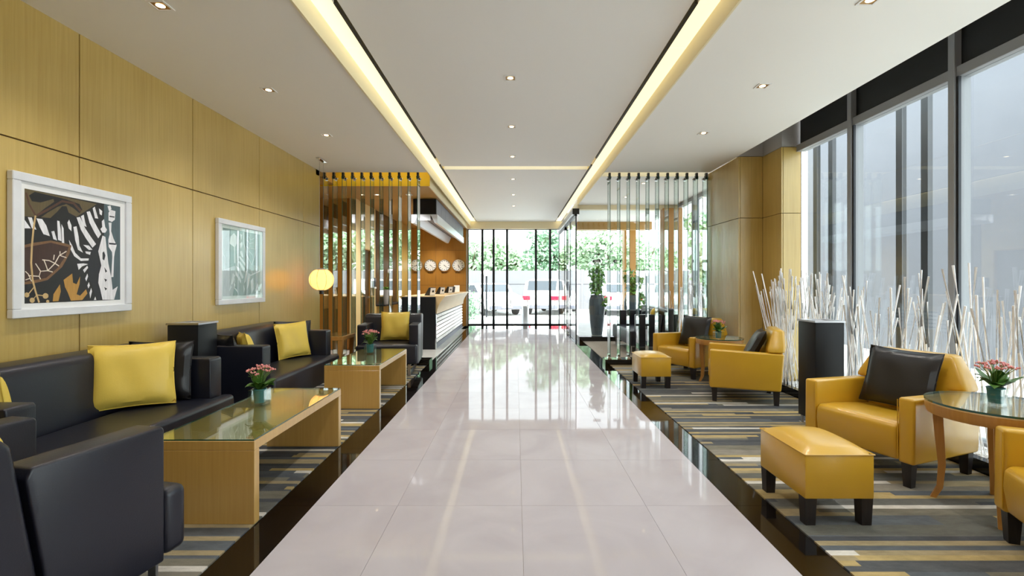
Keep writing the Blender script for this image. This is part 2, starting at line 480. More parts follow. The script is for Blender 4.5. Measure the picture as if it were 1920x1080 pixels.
cl = bx('carpet', -3.04, -1.409, YB, 7.54, -0.01, 0.006, 'carpet'); tag(cl, 'striped grey and gold carpet under the black sofas', 'carpet')
cr = bx('carpet', 1.499, 3.17, YB, 7.60, -0.01, 0.006, 'carpet'); tag(cr, 'striped grey and gold carpet under the yellow armchairs', 'carpet')
ct = bx('carpet', 1.499, 3.17, 7.86, 10.70, -0.01, 0.006, 'taupe'); tag(ct, 'plain taupe carpet under the sofa behind the glass fins', 'carpet')

# ---- left wall: backing + oak panels
WL0 = YB
wl = bx('wall_left', -3.30, -3.10, WL0, 7.55, -0.01, 3.30, 'joint'); tag(wl, 'golden oak panelled wall behind the black sofas', 'wall', kind='structure')
js = [3.39 + 1.188 * k for k in range(-6, 4)]
js = [WL0] + [j for j in js if j > WL0 + .1] + [7.55]
for a, b in zip(js, js[1:]):
    for (z0, z1) in ((0.0, 2.19), (2.19, HC + 0.02)):
        bm = B(); box(bm, -3.10, XL, a + 0.004, b - 0.004, z0 + 0.004, z1 - 0.004); bevel(bm, 0.002, 1)
        obj('panel', bm, 'wood_wall', wl)

# ---- ceilings
ceil = empty('ceiling'); tag(ceil, 'off-white plaster ceiling with lower side bays and raised centre', 'ceiling', kind='structure')
bx('centre_panel', -1.20, 1.20, YB, 7.80, HM, HM + 0.2, 'paint', ceil)
bx('centre_panel', -1.20, 1.20, 8.02, YE, HM, HM + 0.2, 'paint', ceil)
bx('side_panel', -3.30, -1.40, YB, 7.62, HC, 3.5, 'paint_side', ceil)
bx('side_panel', 1.40, XR, YB, 7.62, HC, 3.8, 'paint_side', ceil)
bx('side_panel', 1.40, 3.70, 7.92, 10.80, HC, 3.8, 'paint_side', ceil)
bx('trough_top', -3.3, -1.20, YB, YE, 3.45, 3.5, 'cream_paint', ceil)
bx('trough_top', 1.20, 1.40, YB, YE, 3.45, 3.5, 'cream_paint', ceil)
bx('trough_top', 1.40, 3.7, 7.62, 7.92, 3.30, 3.5, 'cream_paint', ceil)
bx('trough_top', -3.3, -1.40, 7.62, 8.20, 3.24, 3.45, 'cream_paint', ceil)
bx('trough_side', -1.40, -1.385, YB, YE, HC - 0.01, 3.45, 'cream_paint', ceil)
bx('trough_side', 1.385, 1.40, YB, 10.8, HC - 0.01, 3.45, 'cream_paint', ceil)
bx('reception_soffit', -4.6, -1.49, 8.22, 14.52, 2.96, 3.2, 'soffit', ceil)
bx('reception_fascia', -4.6, -1.47, 8.20, 8.22, 2.96, 3.22, 'golden_lit_paint', ceil)
bx('reception_fascia', -1.49, -1.47, 8.22, 14.52, 2.95, 3.22, 'cream_paint', ceil)
bx('corridor_soffit', -4.6, -3.08, 7.4, 8.22, 2.98, 3.2, 'soffit', ceil)
bx('roof_slab', -5, 4.2, YB - .2, 15.4, 3.8, 4.0, 'grey_paint', ceil)
bx('roof_upstand', -5, -4.9, YB - .2, 15.4, 2.9, 3.8, 'grey_paint', ceil)
bx('end_beam', -1.60, 1.60, 14.80, 15.1, 2.985, 3.20, 'cream_paint', ceil)
bx('end_beam', -1.60, 1.60, 14.80, 15.1, 3.20, 3.8, 'grey_paint', ceil)
bx('end_beam', 1.41, 3.75, 10.80, 10.95, 2.96, 3.8, 'cream_paint', ceil)
bx('vestibule_soffit', 1.41, 3.75, 10.95, 14.0, 2.99, 3.2, 'paint', ceil)
bx('vestibule_beam', 1.7, 3.75, 13.2, 13.5, 2.78, 2.99, 'soffit', ceil)
bx('slot_end', XR, 3.70, 6.64, 6.70, 3.055, 3.8, 'grey_paint', ceil)
bx('slot_end', 3.42, 3.70, 6.17, 6.64, 3.055, 3.8, 'grey_paint', ceil)
bx('slot_top', XR, 3.70, YB, 6.64, 3.6, 3.8, 'grey_paint', ceil)

# slot air diffusers beside the centre panel
for sx in (-1, 1):
    for (a, b) in ((YB, 3.1), (3.25, 7.3), (7.75, 13.9)):
        s = bx('air_diffuser', min(sx * 1.212, sx * 1.236), max(sx * 1.212, sx * 1.236), a, b, HM - 0.004, HM + 0.02, 'ink')
        where = 'over the walkway, beside the ' + ('reception' if sx < 0 else 'entrance') + ' side cove'
        pos = {3.1: 'overhead', 7.3: 'up to the glass fins', 13.9: 'by the end window'}[b]
        tag(s, 'black linear air slot ' + pos + ', along the ' + ('sofa-side' if sx < 0 else 'armchair-side') + ' cove', 'air vent', 'linear air slots')

# luminous coves
for sx in (-1, 1):
    c = empty('cove_light', (sx * 1.31, 5.5, HM)); tag(c, 'long warm cove light strip on the ' + ('sofa' if sx < 0 else 'armchair') + ' side of the ceiling', 'cove light', 'ceiling cove lights')
    n = 0
    ys = [YB] + [YB + 2.1 * q for q in range(1, 8)] + [YE - 0.2]
    for a, b in zip(ys, ys[1:]):
        bm = B(); box(bm, -0.070, 0.085, a - 5.5 + .001, b - 5.5 - .001, 0.012, 0.03)
        if sx < 0: bmesh.ops.scale(bm, vec=(-1, 1, 1), verts=bm.verts[:])
        obj('diffuser', bm, 'cove', c)
    bm = B(); box(bm, -0.078, -0.074, YB - 5.5, YE - .2 - 5.5, -0.002, 0.03)
    if sx < 0: bmesh.ops.scale(bm, vec=(-1, 1, 1), verts=bm.verts[:])
    obj('edge_trim', bm, 'white', c)
c = bx('cove_light', -1.2, 1.2, 7.81, 8.01, HM + 0.06, HM + 0.08, 'cove'); tag(c, 'narrow warm light slot across the centre ceiling', 'cove light')
c = bx('cove_light', -3.0, -1.42, 7.68, 8.15, 3.205, 3.22, 'cove'); tag(c, 'warm light slot above the reception-side glass fins', 'cove light')
c = bx('cove_light', 1.45, 3.05, 7.66, 7.88, 3.20, 3.22, 'cove'); tag(c, 'warm light slot above the entrance-side glass fins', 'cove light')

# ---- oak column between window and fins (right)
col = empty('column', (3.4, 6.8, 0)); tag(col, 'stepped golden oak clad column between window and glass fins', 'column', kind='structure')
def wpanels(parent, x0, x1, y0, y1, mt='wood_wall', zs=((0, 2.2), (2.2, 3.05)), nm='panel', g=0.003):
    px, py, _ = parent.location
    for z0, z1 in zs:
        bm = B(); box(bm, x0 - px + g * (x1 - x0 > .05), x1 - px - g * (x1 - x0 > .05), y0 - py + g * (y1 - y0 > .05), y1 - py - g * (y1 - y0 > .05), z0 + g, z1 - g)
        bevel(bm, 0.0015, 1); obj(nm, bm, mt, parent)
bm = B(); box(bm, 3.10 - 3.4, .28, 6.65 - 6.8, 7.74 - 6.8, 0, 3.05); obj('core', bm, 'joint', col)
bm = B(); box(bm, 3.43 - 3.4, .28, 6.18 - 6.8, 6.66 - 6.8, 0, 3.05); obj('core', bm, 'joint', col)
wpanels(col, 3.08, 3.10, 6.63, 7.76)
wpanels(col, 3.10, 3.412, 6.63, 6.65)
wpanels(col, 3.41, 3.43, 6.16, 6.63)
wpanels(col, 3.43, 3.66, 6.16, 6.18)
wpanels(col, 3.10, 3.68, 7.74, 7.76)
# columns beyond
for (x0, x1, y0, y1, lb) in ((3.30, 3.72, 10.70, 10.98, 'oak clad column beside the entrance glass behind the far sofa'), (3.22, 3.62, 14.2, 14.5, 'oak clad column outside behind the tall planter')):
    c2 = empty('column', ((x0 + x1) / 2, (y0 + y1) / 2, 0)); tag(c2, lb, 'column', kind='structure')
    bm = B(); hx, hy = (x1 - x0) / 2 - .02, (y1 - y0) / 2 - .02; box(bm, -hx, hx, -hy, hy, 0 if y0 < 12 else -.12, 2.98); obj('core', bm, 'joint', c2)
    wpanels(c2, x0, x1, y0, y0 + .02, 'wood_dark', ((0 if y0 < 12 else -.1, 2.2), (2.2, 2.98)))
    wpanels(c2, x0, x0 + .02, y0 + .02, y1, 'wood_dark', ((0 if y0 < 12 else -.1, 2.2), (2.2, 2.98)))
    wpanels(c2, x0 + .02, x1, y1 - .02, y1, 'wood_dark', ((0 if y0 < 12 else -.1, 2.2), (2.2, 2.98)))
    wpanels(c2, x1 - .02, x1, y0 + .02, y1 - .02, 'wood_dark', ((0 if y0 < 12 else -.1, 2.2), (2.2, 2.98)))
for (x0, x1, lb) in ((1.385, 1.56, 'slim oak jamb at the door side of the end window'), (-1.60, -1.50, 'slim oak jamb at the counter side of the end window')):
    t = bx('trim_1', x0, x1, 14.78, 15.0, 0, 2.985, 'wood_dark'); tag(t, lb, 'trim', kind='structure')

# ---- right window wall (gallery of panes with aluminium frame)
XG = 3.62
def window_side(name, y0, y1, joints, lb):
    r = empty(name, (XG, y0, 0)); tag(r, lb, 'window', kind='structure')
    L = y1 - y0
    bm = B(); box(bm, -.02, .10, 0, L, 2.985, 3.07); bevel(bm, .004, 1); obj('top_rail', bm, 'alu', r)
    bm = B(); box(bm, -.02, .10, 0, L, 0.0, 0.07); bevel(bm, .004, 1); obj('bottom_rail', bm, 'alu', r)
    ends = [0] + [j - y0 for j in joints] + [L]
    for j in joints:
        bm = B(); box(bm, -.04, .10, j - y0 - .03, j - y0 + .03, 0, 3.6); bevel(bm, .004, 1); obj('mullion', bm, 'alu', r)
        bm = B(); box(bm, -.022, .0, j - y0 - .050, j - y0 - .030, .07, 2.985); obj('gasket', bm, 'alu_dark', r)
    for a, b in zip(ends, ends[1:]):
        bm = B(); box(bm, .030, .040, a + .02, b - .02, .07, 2.985); obj('pane', bm, 'glass', r)
        bm = B(); box(bm, .02, .06, a + .02, b - .02, 3.07, 3.6); obj('spandrel', bm, 'spandrel', r)
    return r
window_side('window_1', YB, 6.16, [2.75 - 1.2 * k for k in range(4, 0, -1)] + [2.75, 3.95, 5.16], 'tall aluminium framed window wall behind the yellow armchairs')
window_side('window_2', 7.78, 10.70, [8.55, 9.75], 'tall window wall behind the far sofa and glass fins')
# black kerbs + pebble beds in front of the right windows
for nm, a, b, lb in (('kerb', YB, 6.15, 'low black granite kerb of the stick bed along the window'), ('kerb', 7.80, 10.68, 'low black granite kerb of the far stick bed')):
    kb = bx('kerb_stone', 3.18, 3.25, a, b, 0, 0.09, 'granite'); tag(kb, lb, 'kerb', kind='structure')
    bd = bx('planting_bed', 3.252, 3.58, a, b, 0, 0.045, 'pebble'); tag(bd, ('shallow white pebble bed along the window' if a < 0 else 'shallow white pebble bed behind the far sofa'), 'pebble bed', kind='structure')

def pebbles(name, x0, x1, y0, y1, z, n, lb, r=0.014):
    bm = B()
    rnd = random.Random(3)
    for i in range(n):
        x, y = rnd.uniform(x0, x1), rnd.uniform(y0, y1)
        rr = r * rnd.uniform(0.6, 1.2)
        top = bm.verts.new((x, y, z + rr * 0.8)); bot = bm.verts.new((x, y, z - rr * .3))
        ring = [bm.verts.new((x + rr * math.cos(k * PI / 2.5 + i), y + rr * math.sin(k * PI / 2.5 + i) * .8, z + rr * .25)) for k in range(5)]
        for k in range(5):
            bm.faces.new((ring[k], ring[(k + 1) % 5], top)); bm.faces.new((ring[(k + 1) % 5], ring[k], bot))
    o = obj(name, bm, 'pebble', smooth=True); tag(o, lb, 'pebbles', kind='stuff'); return o
pebbles('pebbles', 3.265, 3.57, 1.5, 6.1, 0.05, 2600, 'loose white pebbles around the sticks by the window')
pebbles('pebbles', -1.45, 1.35, 15.02, 15.2, 0.0, 700, 'row of white pebbles at the foot of the end window', 0.022)

# ---- end window
we = empty('window_3', (0, YE, 0)); tag(we, 'full-height end window with slim dark mullions', 'window', kind='structure')
xs = [-1.49, -1.04, -0.69, -0.27, 0.63, 1.07, 1.36]
for i, x in enumerate(xs):
    wd = .034 if 0 < i < 6 else .02
    bm = B(); box(bm, x - wd, x + wd, -.05, .05, 0, 2.985); bevel(bm, .004, 1); obj('mullion', bm, 'alu_dark', we)
for a, b in zip(xs, xs[1:]):
    bm = B(); box(bm, a + .02, b - .02, -.006, .006, .02, 2.985); obj('pane', bm, 'glass', we)
bm = B(); box(bm, -1.5, 1.38, -.05, .05, -.01, .03); obj('bottom_rail', bm, 'alu_dark', we)
bm = B(); box(bm, -1.5, 1.38, -.03, .03, 2.965, 2.985); obj('top_rail', bm, 'alu', we)
# rear wall behind the viewer
wr = bx('wall_rear', -3.3, 3.7, YB - .2, YB, -.01, 3.8, 'wood_dark'); tag(wr, 'brown oak wall at the rear of the hall behind the viewer', 'wall', kind='structure')

# ---- entrance vestibule glass
door = empty('door_1', (1.41, 10.7, 0)); tag(door, 'frameless glass sliding entrance with aluminium header', 'door', kind='structure')
bm = B(); box(bm, -.14, 0, 0, 4.05, 2.84, 2.96); bevel(bm, .006, 1); obj('header', bm, 'steel', door)
bm = B(); box(bm, -.145, .005, -.012, 0, 2.835, 2.965); obj('header_cap', bm, 'black_plastic', door)
bm = B(); box(bm, -.10, -.04, .0, 4.05, 2.80, 2.84); obj('door_track', bm, 'alu_dark', door)
for a, b in ((.02, 1.12), (1.14, 2.5), (2.52, 4.03)):
    bm = B(); box(bm, -.07, -.06, a, b, 0.01, 2.80); obj('pane', bm, 'pane_clear', door)
for a in (0.0, 1.12, 2.5):
    bm = B(); box(bm, -.078, -.052, a, a + .02, 0, 2.84); obj('stile', bm, 'alu_dark', door)
for a in (1.2, 2.44):
    bm = B(); box(bm, -.085, -.045, a, a + .03, .95, 1.25); obj('door_handle', bm, 'steel', door)
bm = B(); box(bm, -.10, -.03, 2.2, 2.26, 2.72, 2.80); obj('door_sensor', bm, 'black_plastic', door)
fr = empty('window_5', (1.41, 10.86, 0)); tag(fr, 'clear glass screen between far sofa and planters', 'window', kind='structure')
for a, b in ((0.01, .78), (.79, 1.56), (1.57, 1.90)):
    bm = B(); box(bm, a, b, -.006, .006, .11, 2.96); obj('pane', bm, 'pane_clear', fr)
for x in (.34, .80):
    bm = B(); box(bm, x, x + .17, -.010, -.006, 1.77, 1.83); obj('sign_plate', bm, 'black_plastic', fr)
    bm = B(); box(bm, x + .03, x + .14, -.012, -.010, 1.785, 1.793); box(bm, x + .03, x + .14, -.012, -.010, 1.805, 1.813); obj('sign_lettering', bm, 'white', fr)
kb = bx('kerb_stone', 1.42, 3.30, 10.71, 10.93, 0, 0.10, 'granite'); tag(kb, 'black granite step below the planters', 'kerb', kind='structure')
pf = bx('plinth_floor', 1.42, 3.75, 10.935, 14.6, -.12, 0.10, 'greymarble'); tag(pf, 'raised pale marble floor around the tall planters', 'floor', kind='structure')
kb = bx('kerb_stone', 1.42, 3.07, 7.605, 7.855, 0, 0.09, 'granite'); tag(kb, 'black granite base under the entrance-side glass fins', 'kerb', kind='structure')
kb = bx('kerb_stone', -3.07, -1.36, 7.56, 7.825, 0, 0.09, 'granite'); tag(kb, 'black granite base under the reception-side glass fins', 'kerb', kind='structure')

# ---- reception walls
wb = empty('wall_back', (0, 14.55, 0)); tag(wb, 'brown oak clock wall behind the reception counter', 'wall', kind='structure')
bm = B(); box(bm, -3.2, -1.50, 0.02, .2, 0, 2.99); obj('core', bm, 'joint', wb)
for x0, x1 in ((-3.17, -2.42), (-2.42, -1.50)):
    for z0, z1 in ((0, 1.24), (1.24, 2.30), (2.30, 2.96)):
        bm = B(); box(bm, x0 + .003, x1 - .003, 0, .02, z0 + .003, z1 - .003); obj('panel', bm, 'wood_dark', wb)
wc = empty('wall_corridor', (0, 9.40, 0)); tag(wc, 'brown oak wall of the corridor behind the glass fins', 'wall', kind='structure')
bm = B(); box(bm, -4.6, -3.24, .02, .2, 0, 2.97); obj('core', bm, 'joint', wc)
for i in range(4):
    a = -4.50 + i * .315
    bm = B(); box(bm, a + .003, a + .312, 0, .02, .003, 2.2); obj('panel', bm, 'wood_dark', wc)
    bm = B(); box(bm, a + .003, a + .312, 0, .02, 2.206, 2.96); obj('panel', bm, 'wood_dark', wc)
bm = B(); box(bm, -3.24, -3.13, -.04, .2, 0, 2.96); obj('pilaster', bm, 'wood_pale', wc)
wcl = bx('wall_corridor_end', -4.7, -4.5, 7.3, 9.6, 0, 3.0, 'wood_dark'); tag(wcl, 'brown oak wall closing the corridor', 'wall', kind='structure')
wcs = bx('wall_corridor_side', -4.6, -3.30, 7.3, 7.5, 0, 3.0, 'wood_pale'); tag(wcs, 'pale oak wall returning into the corridor', 'wall', kind='structure')
wr2 = empty('wall_reception', (-3.15, 9.6, 0)); tag(wr2, 'pale oak side wall of the reception with a dark niche', 'wall', kind='structure')
def rw(nm, y0, y1, z0, z1, m, d=0.0):
    bm = B(); box(bm, -.15, d, y0 - 9.6, y1 - 9.6, z0, z1); return obj(nm, bm, m, wr2)
rw('panel', 9.6, 9.84, 0, 2.97, 'wood_pale'); rw('panel', 9.842, 10.5, 2.02, 2.97, 'wood_pale'); rw('panel', 10.502, 10.8, 0, 2.97, 'wood_pale')
rw('dark_panel', 10.80, 12.80, 0.81, 2.97, 'dark_niche', -.03); rw('cabinet_front', 10.80, 12.80, 0, 0.78, 'wood_wall', .02); rw('ledge', 10.80, 12.80, 0.78, 0.81, 'blackbox', .22)
rw('panel', 12.802, 14.56, 0, 2.97, 'wood_wall')
rw('dark_panel', 10.785, 10.80, 0.81, 2.97, 'alu_dark', .01)
d2 = empty('door_2', (-3.15, 10.17, 0)); tag(d2, 'dark brown door in the pale reception wall', 'door', kind='structure')
bm = B(); box(bm, -.12, -.05, -.30, .30, 0, 2.0); obj('leaf', bm, 'dark_niche', d2)
bm = B(); box(bm, -.10, .012, -.328, -.30, 0, 2.02); box(bm, -.10, .012, .30, .328, 0, 2.02); box(bm, -.10, .012, -.30, .30, 2.0, 2.02); obj('door_frame', bm, 'wood_dark', d2)
bm = B(); box(bm, -.05, -.02, .2, .24, .98, 1.02); obj('door_handle', bm, 'steel', d2)

# ================================================================== OUTSIDE
fw = bx('facade', 7.6, 8.0, 5.6, 12.5, -.12, 5.5, 'facade'); tag(fw, 'pale grey rendered wall across the side yard', 'wall', kind='structure')
fin_y = sorted([7.63 - 1.755 * k + dy for k in range(-1, 4) for dy in (0.0, .39) if 7.63 - 1.755 * k + dy < 9.5], reverse=True)
for i, y in enumerate(fin_y):
    f = bx('steel_fin', 5.0, 5.06, y - .05, y + .05, -.12, 5.2, 'fin_out')
    tag(f, '%s dark steel fin outside the window wall, counted from the oak column' % ORD[i], 'steel fin', 'steel fins outside the window wall')
# fence
fe = empty('fence', (0, 26, -.12)); tag(fe, 'long pale grey boundary fence behind the parked cars', 'fence')
for i in range(13):
    x = -15.6 + i * 2.4
    bm = B(); box(bm, x + .06, x + 2.34, .03, .10, 0, 2.1); obj('panel', bm, 'fence', fe)
    bm = B(); box(bm, x - .06, x + .06, 0, .14, 0, 2.18); obj('post', bm, 'fence', fe)
    bm = B(); box(bm, x + .06, x + 2.34, .0, .03, 1.38, 1.46); obj('rail', bm, 'fence', fe)

def tree(x, y, h, r, m, lb, n=2600, seed=1, zc=None):
    t = empty('tree', (x, y, -.12)); tag(t, lb, 'tree', 'trees beyond the fence')
    rnd = random.Random(seed)
    bm = B(); tube(bm, [(0, 0, 0), (.1, 0, h * .3), (0, .1, h * .62)], .16, 8, .07)
    for k in range(5):
        a = k * 1.3
        tube(bm, [(0.05, 0, h * .38), (math.cos(a) * r * .35, math.sin(a) * r * .35, h * .6), (math.cos(a) * r * .6, math.sin(a) * r * .6, h * .75)], .06, 5, .02)
    obj('trunk', bm, 'bark', t)
    verts, faces = [], []
    lobes = [(rnd.uniform(-.55, .55) * r, rnd.uniform(-.55, .55) * r, h * rnd.uniform(.38, .86), r * rnd.uniform(.34, .55)) for _ in range(9)]
    lobes.append((0, 0, h * .62, r * .6))
    for i in range(n):
        lx, ly, lz, lr = rnd.choice(lobes)
        d = Vector((rnd.gauss(0, 1), rnd.gauss(0, 1), rnd.gauss(0, 1))).normalized() * lr * rnd.uniform(.5, 1.05)
        c = Vector((lx, ly, lz)) + d
        s = rnd.uniform(.10, .22)
        R = Euler((rnd.uniform(0, 6.3), rnd.uniform(0, 6.3), rnd.uniform(0, 6.3))).to_matrix()
        b0 = len(verts)
        for q in ((-s * .5, 0, 0), (0, -s, 0.03), (s * .5, 0, 0), (0, s, 0.03)):
            verts.append(tuple(c + R @ Vector(q)))
        faces.append((b0, b0 + 1, b0 + 2, b0 + 3))
    me = bpy.data.meshes.new('foliage'); me.from_pydata(verts, [], faces); me.materials.append(M[m])
    f = put('foliage', me, t); f['kind'] = 'stuff'
    return t
tree(-2.8, 29, 4.6, 1.7, 'foliage', 'pale bushy tree beyond the fence, nearest the reception counter', seed=2)
tree(-1.1, 30.5, 4.3, 1.5, 'foliage', 'pale tree beyond the fence behind the street lamp', seed=3)
tree(0.5, 31, 3.6, 1.3, 'foliage', 'low tree beyond the fence above the middle of the end window', seed=4)
tree(2.1, 30, 5.4, 1.7, 'foliage2', 'dark green tree beyond the fence at the door side of the end window', seed=5)
tree(5.0, 29, 5.6, 2.1, 'foliage', 'large leafy tree seen through the entrance glass', 4200, seed=6)
tree(8.0, 30, 5.0, 1.8, 'foliage', 'leafy tree beyond the fence, seen past the tall planters', seed=8)
tree(6.4, 15.5, 4.2, 1.0, 'foliage', 'young tree standing in the side yard by the grey wall', 1500, seed=9)
# shrub at the window
sh = empty('shrub', (-1.95, 19, -.12)); tag(sh, 'small green shrub outside the end window by the counter', 'shrub')
rnd = random.Random(5); verts = []; faces = []
for i in range(500):
    c = Vector((rnd.gauss(0, .25), rnd.gauss(0, .25), abs(rnd.gauss(.5, .28))))
    s = rnd.uniform(.05, .1); R = Euler((rnd.uniform(0, 6.3), rnd.uniform(0, 6.3), 0)).to_matrix(); b0 = len(verts)
    for q in ((-s * .5, 0, 0), (0, -s, 0), (s * .5, 0, 0), (0, s, 0)): verts.append(tuple(c + R @ Vector(q)))
    faces.append((b0, b0 + 1, b0 + 2, b0 + 3))
me = bpy.data.meshes.new('foliage'); me.from_pydata(verts, [], faces); me.materials.append(M['foliage2']); f = put('foliage', me, sh); f['kind'] = 'stuff'
bm = B(); tube(bm, [(0, 0, 0), (0, 0, .6)], .03, 6); obj('stem', bm, 'bark', sh)
# street lamp
sl = empty('street_lamp', (-1.22, 20, -.12)); tag(sl, 'slim lamp post with a white head outside the end window', 'lamp post')
bm = B(); cyl(bm, 0, 0, 0, 1.75, .035, 8); obj('post', bm, 'alu_dark', sl)
bm = B(); lathe(bm, [(.05, 1.72), (.22, 1.80), (.24, 1.86), (.10, 1.95)], 16); obj('lamp_head', bm, 'white', sl, True)
# steel ash bin outside
ab = empty('ash_bin', (0.32, 16.2, -.12)); tag(ab, 'silver cylindrical ash bin outside the end window', 'bin')
bm = B(); cyl(bm, 0, 0, 0, .62, .13, 20); obj('body', bm, 'steel', ab, True)
bm = B(); lathe(bm, [(.135, .62), (.14, .64), (.135, .66), (.06, .67)], 20); obj('lid', bm, 'chrome', ab, True)

def car(loc, rz, paint, lb, hatch=False):
    c = empty('car', loc, rz); tag(c, lb, 'car', 'cars parked along the fence')
    # local: length along X, front +X
    prof = [(-2.1, .28), (-2.15, .62), (-2.02, .92), (-1.25, .98), (-.75, 1.40), (.35, 1.43), (.95, 1.02), (1.9, .86), (2.15, .62), (2.12, .28)]
    if hatch: prof = [(-2.0, .28), (-2.05, .70), (-1.95, 1.05), (-1.65, 1.52), (-.8, 1.62), (.35, 1.58), (1.05, 1.08), (1.85, .95), (2.1, .66), (2.08, .28)]
    bm = B(); prism(bm, prof, 'y', -.84, .84); bevel(bm, .07, 3, .2); obj('body', bm, paint, c, True)
    z1, z0 = (1.34, 1.0) if not hatch else (1.50, 1.08)
    for s in (-1, 1):
        bm = B(); prism(bm, [(-1.15, z0), (-.72, z1), (.30, z1), (.80, z0)], 'y', s * .835, s * .848); obj('side_window', bm, 'carglass', c)
        for x in (-1.3, 1.32):
            bm = B(); lathe(bm, [(.20, -.1), (.31, -.08), (.32, 0), (.31, .08), (.20, .1)], 18); bmesh.ops.rotate(bm, cent=(0, 0, 0), matrix=Matrix.Rotation(PI / 2, 3, 'X'), verts=bm.verts[:])
            w_ = obj('wheel', bm, 'tyre', c, True, (x, s * .76, .32))
            bm = B(); lathe(bm, [(.18, -.02), (.17, .02)], 14); bmesh.ops.rotate(bm, cent=(0, 0, 0), matrix=Matrix.Rotation(PI / 2, 3, 'X'), verts=bm.verts[:]); obj('hubcap', bm, 'steel', w_, False, (0, s * .1, 0))
        bm = B(); box(bm, -2.14, -2.0, s * .48 if s > 0 else -.82, .82 if s > 0 else -.48, .68, .86); bevel(bm, .02, 1); obj('tail_lamp', bm, 'redlamp', c)
        bm = B(); box(bm, 1.95, 2.12, s * .5 if s > 0 else -.8, .8 if s > 0 else -.5, .62, .76); bevel(bm, .02, 1); obj('headlamp', bm, 'headlamp', c)
    (xa, xb) = ((.42, .93), (-.80, -1.22)) if not hatch else ((.42, 1.0), (-1.68, -1.9))
    bm = B(); zt = z1 + .02
    for (xt, xb_) in ((xa[0], xa[1]), (xb[0], xb[1])):
        t_ = .03 if xb_ > 0 else -.03
        prism(bm, [(xt, zt), (xt + t_, zt + .01), (xb_ + t_, z0 + .03), (xb_, z0 + .02)], 'y', -.66, .66)
    obj('windscreen', bm, 'carglass', c)
    bm = B(); box(bm, 2.10, 2.17, -.8, .8, .30, .46); box(bm, -2.18, -2.08, -.8, .8, .30, .46); bevel(bm, .02, 1); obj('bumper', bm, 'bluegrey', c)
    bm = B(); box(bm, 2.14, 2.18, -.25, .25, .36, .46); box(bm, -2.19, -2.14, -.25, .25, .5, .6); obj('number_plate', bm, 'white', c)
car((-1.25, 22.6, -.12), -1.15, 'carwhite', 'white sedan parked outside, bonnet towards the end window')
car((1.75, 23.2, -.12), 1.25, 'carwhite', 'white hatchback with red tail lamps parked outside the end window', True)
car((4.9, 22.8, -.12), 1.45, 'carsilver', 'silver sedan with red tail lamps seen through the entrance glass')
# ================================================================== GLASS FINS
def fin_mesh():
    bm = B(); v, fs = box(bm, -.005, .005, 0, .19, 0.13, 3.0)
    fs[2].material_index = 1; fs[4].material_index = 1
    return mesh_of('glass_blade', bm, ['fin', 'fin_edge'])
FM = fin_mesh()
bm = B(); box(bm, -.016, .016, .02, .07, 2.985, 3.06); box(bm, -.02, .02, .02, .05, 2.96, 2.985); tube(bm, [(-.03, .05, 3.0), (.03, .05, 3.0)], .008, 8); CL1 = mesh_of('ceiling_clamp', bm, 'alu_dark')
bm = B(); box(bm, -.02, .02, .12, .17, 2.955, 3.0); tube(bm, [(-.035, .145, 2.985), (.035, .145, 2.985)], .009, 8); CL2 = mesh_of('top_bracket', bm, 'chrome')
bm = B(); box(bm, -.03, .03, .03, .16, 0.09, 0.105); box(bm, -.02, .02, .05, .14, .105, .16); CL3 = mesh_of('floor_clamp', bm, 'chrome')
def fins(xs, y, side, ref):
    for i, x in enumerate(xs):
        r = empty('glass_fin', (x, y, 0))
        tag(r, '%s upright glass fin from the %s, in the %s screen' % (ORD[i], ref, side), 'glass fin', 'glass fins of the %s screen' % side)
        put('glass_blade', FM, r); put('ceiling_clamp', CL1, r); put('top_bracket', CL2, r); put('floor_clamp', CL3, r)
fins([-3.045 + .1487 * k for k in range(11)], 7.60, 'reception-side', 'oak picture wall')
fins([3.045 - .1545 * k for k in range(11)], 7.63, 'entrance-side', 'stepped oak column')

# ================================================================== DOWNLIGHTS
def dl_meshes(s=.055):
    bm = B()
    for (a, b, c, d) in ((-s, s, -s, -s + .012), (-s, s, s - .012, s), (-s, -s + .012, -s + .012, s - .012), (s - .012, s, -s + .012, s - .012)):
        box(bm, a, b, c, d, -.006, 0)
    fm = mesh_of('trim_frame', bm, 'white')
    bm = B(); box(bm, -s + .012, s - .012, -s + .012, s - .012, -.002, 0); rm = mesh_of('reflector', bm, 'gold_lamp')
    bm = B(); lathe(bm, [(.026, -.004), (.024, -.0022)], 16); lm = mesh_of('lamp', bm, 'lamp_on')
    return fm, rm, lm
DLM = dl_meshes()
def downlight(x, y, z, lb, grp, power=None):
    r = empty('downlight', (x, y, z)); tag(r, lb, 'downlight', grp)
    put('trim_frame', DLM[0], r); put('reflector', DLM[1], r); put('lamp', DLM[2], r)
    L = bpy.data.lights.new('downlight_beam', 'SPOT'); L.energy = SPOT_W if power is None else power; L.spot_size = 2.1; L.spot_blend = 0.9; L.shadow_soft_size = 0.03
    L.color = (1.0, 0.965, 0.92)
    lo = bpy.data.objects.new('downlight_beam', L); COL.objects.link(lo); lo.parent = r; lo.location = (0, 0, -.02)
for i, y in enumerate((5.70, 4.37, 3.04, 1.71)):
    downlight(-2.25, y, HC, ('%s square downlight from the glass fins, in the row over the black sofas' % ORD[i]) if i < 12 else '', 'downlights over the black sofas')
for i, y in enumerate((5.62, 4.28, 2.98, 1.65)):
    downlight(2.20, y, HC, ('%s square downlight from the glass fins, in the row over the yellow armchairs' % ORD[i]) if i < 12 else '', 'downlights over the yellow armchairs')
for i, y in enumerate((11.8, 10.3, 8.75, 7.20, 5.82, 4.44, 3.0, 1.6)):
    downlight(-.05, y, HM, ('%s square downlight from the end window, in the row over the walkway' % ORD[i]) if i < 12 else '', 'downlights over the walkway')
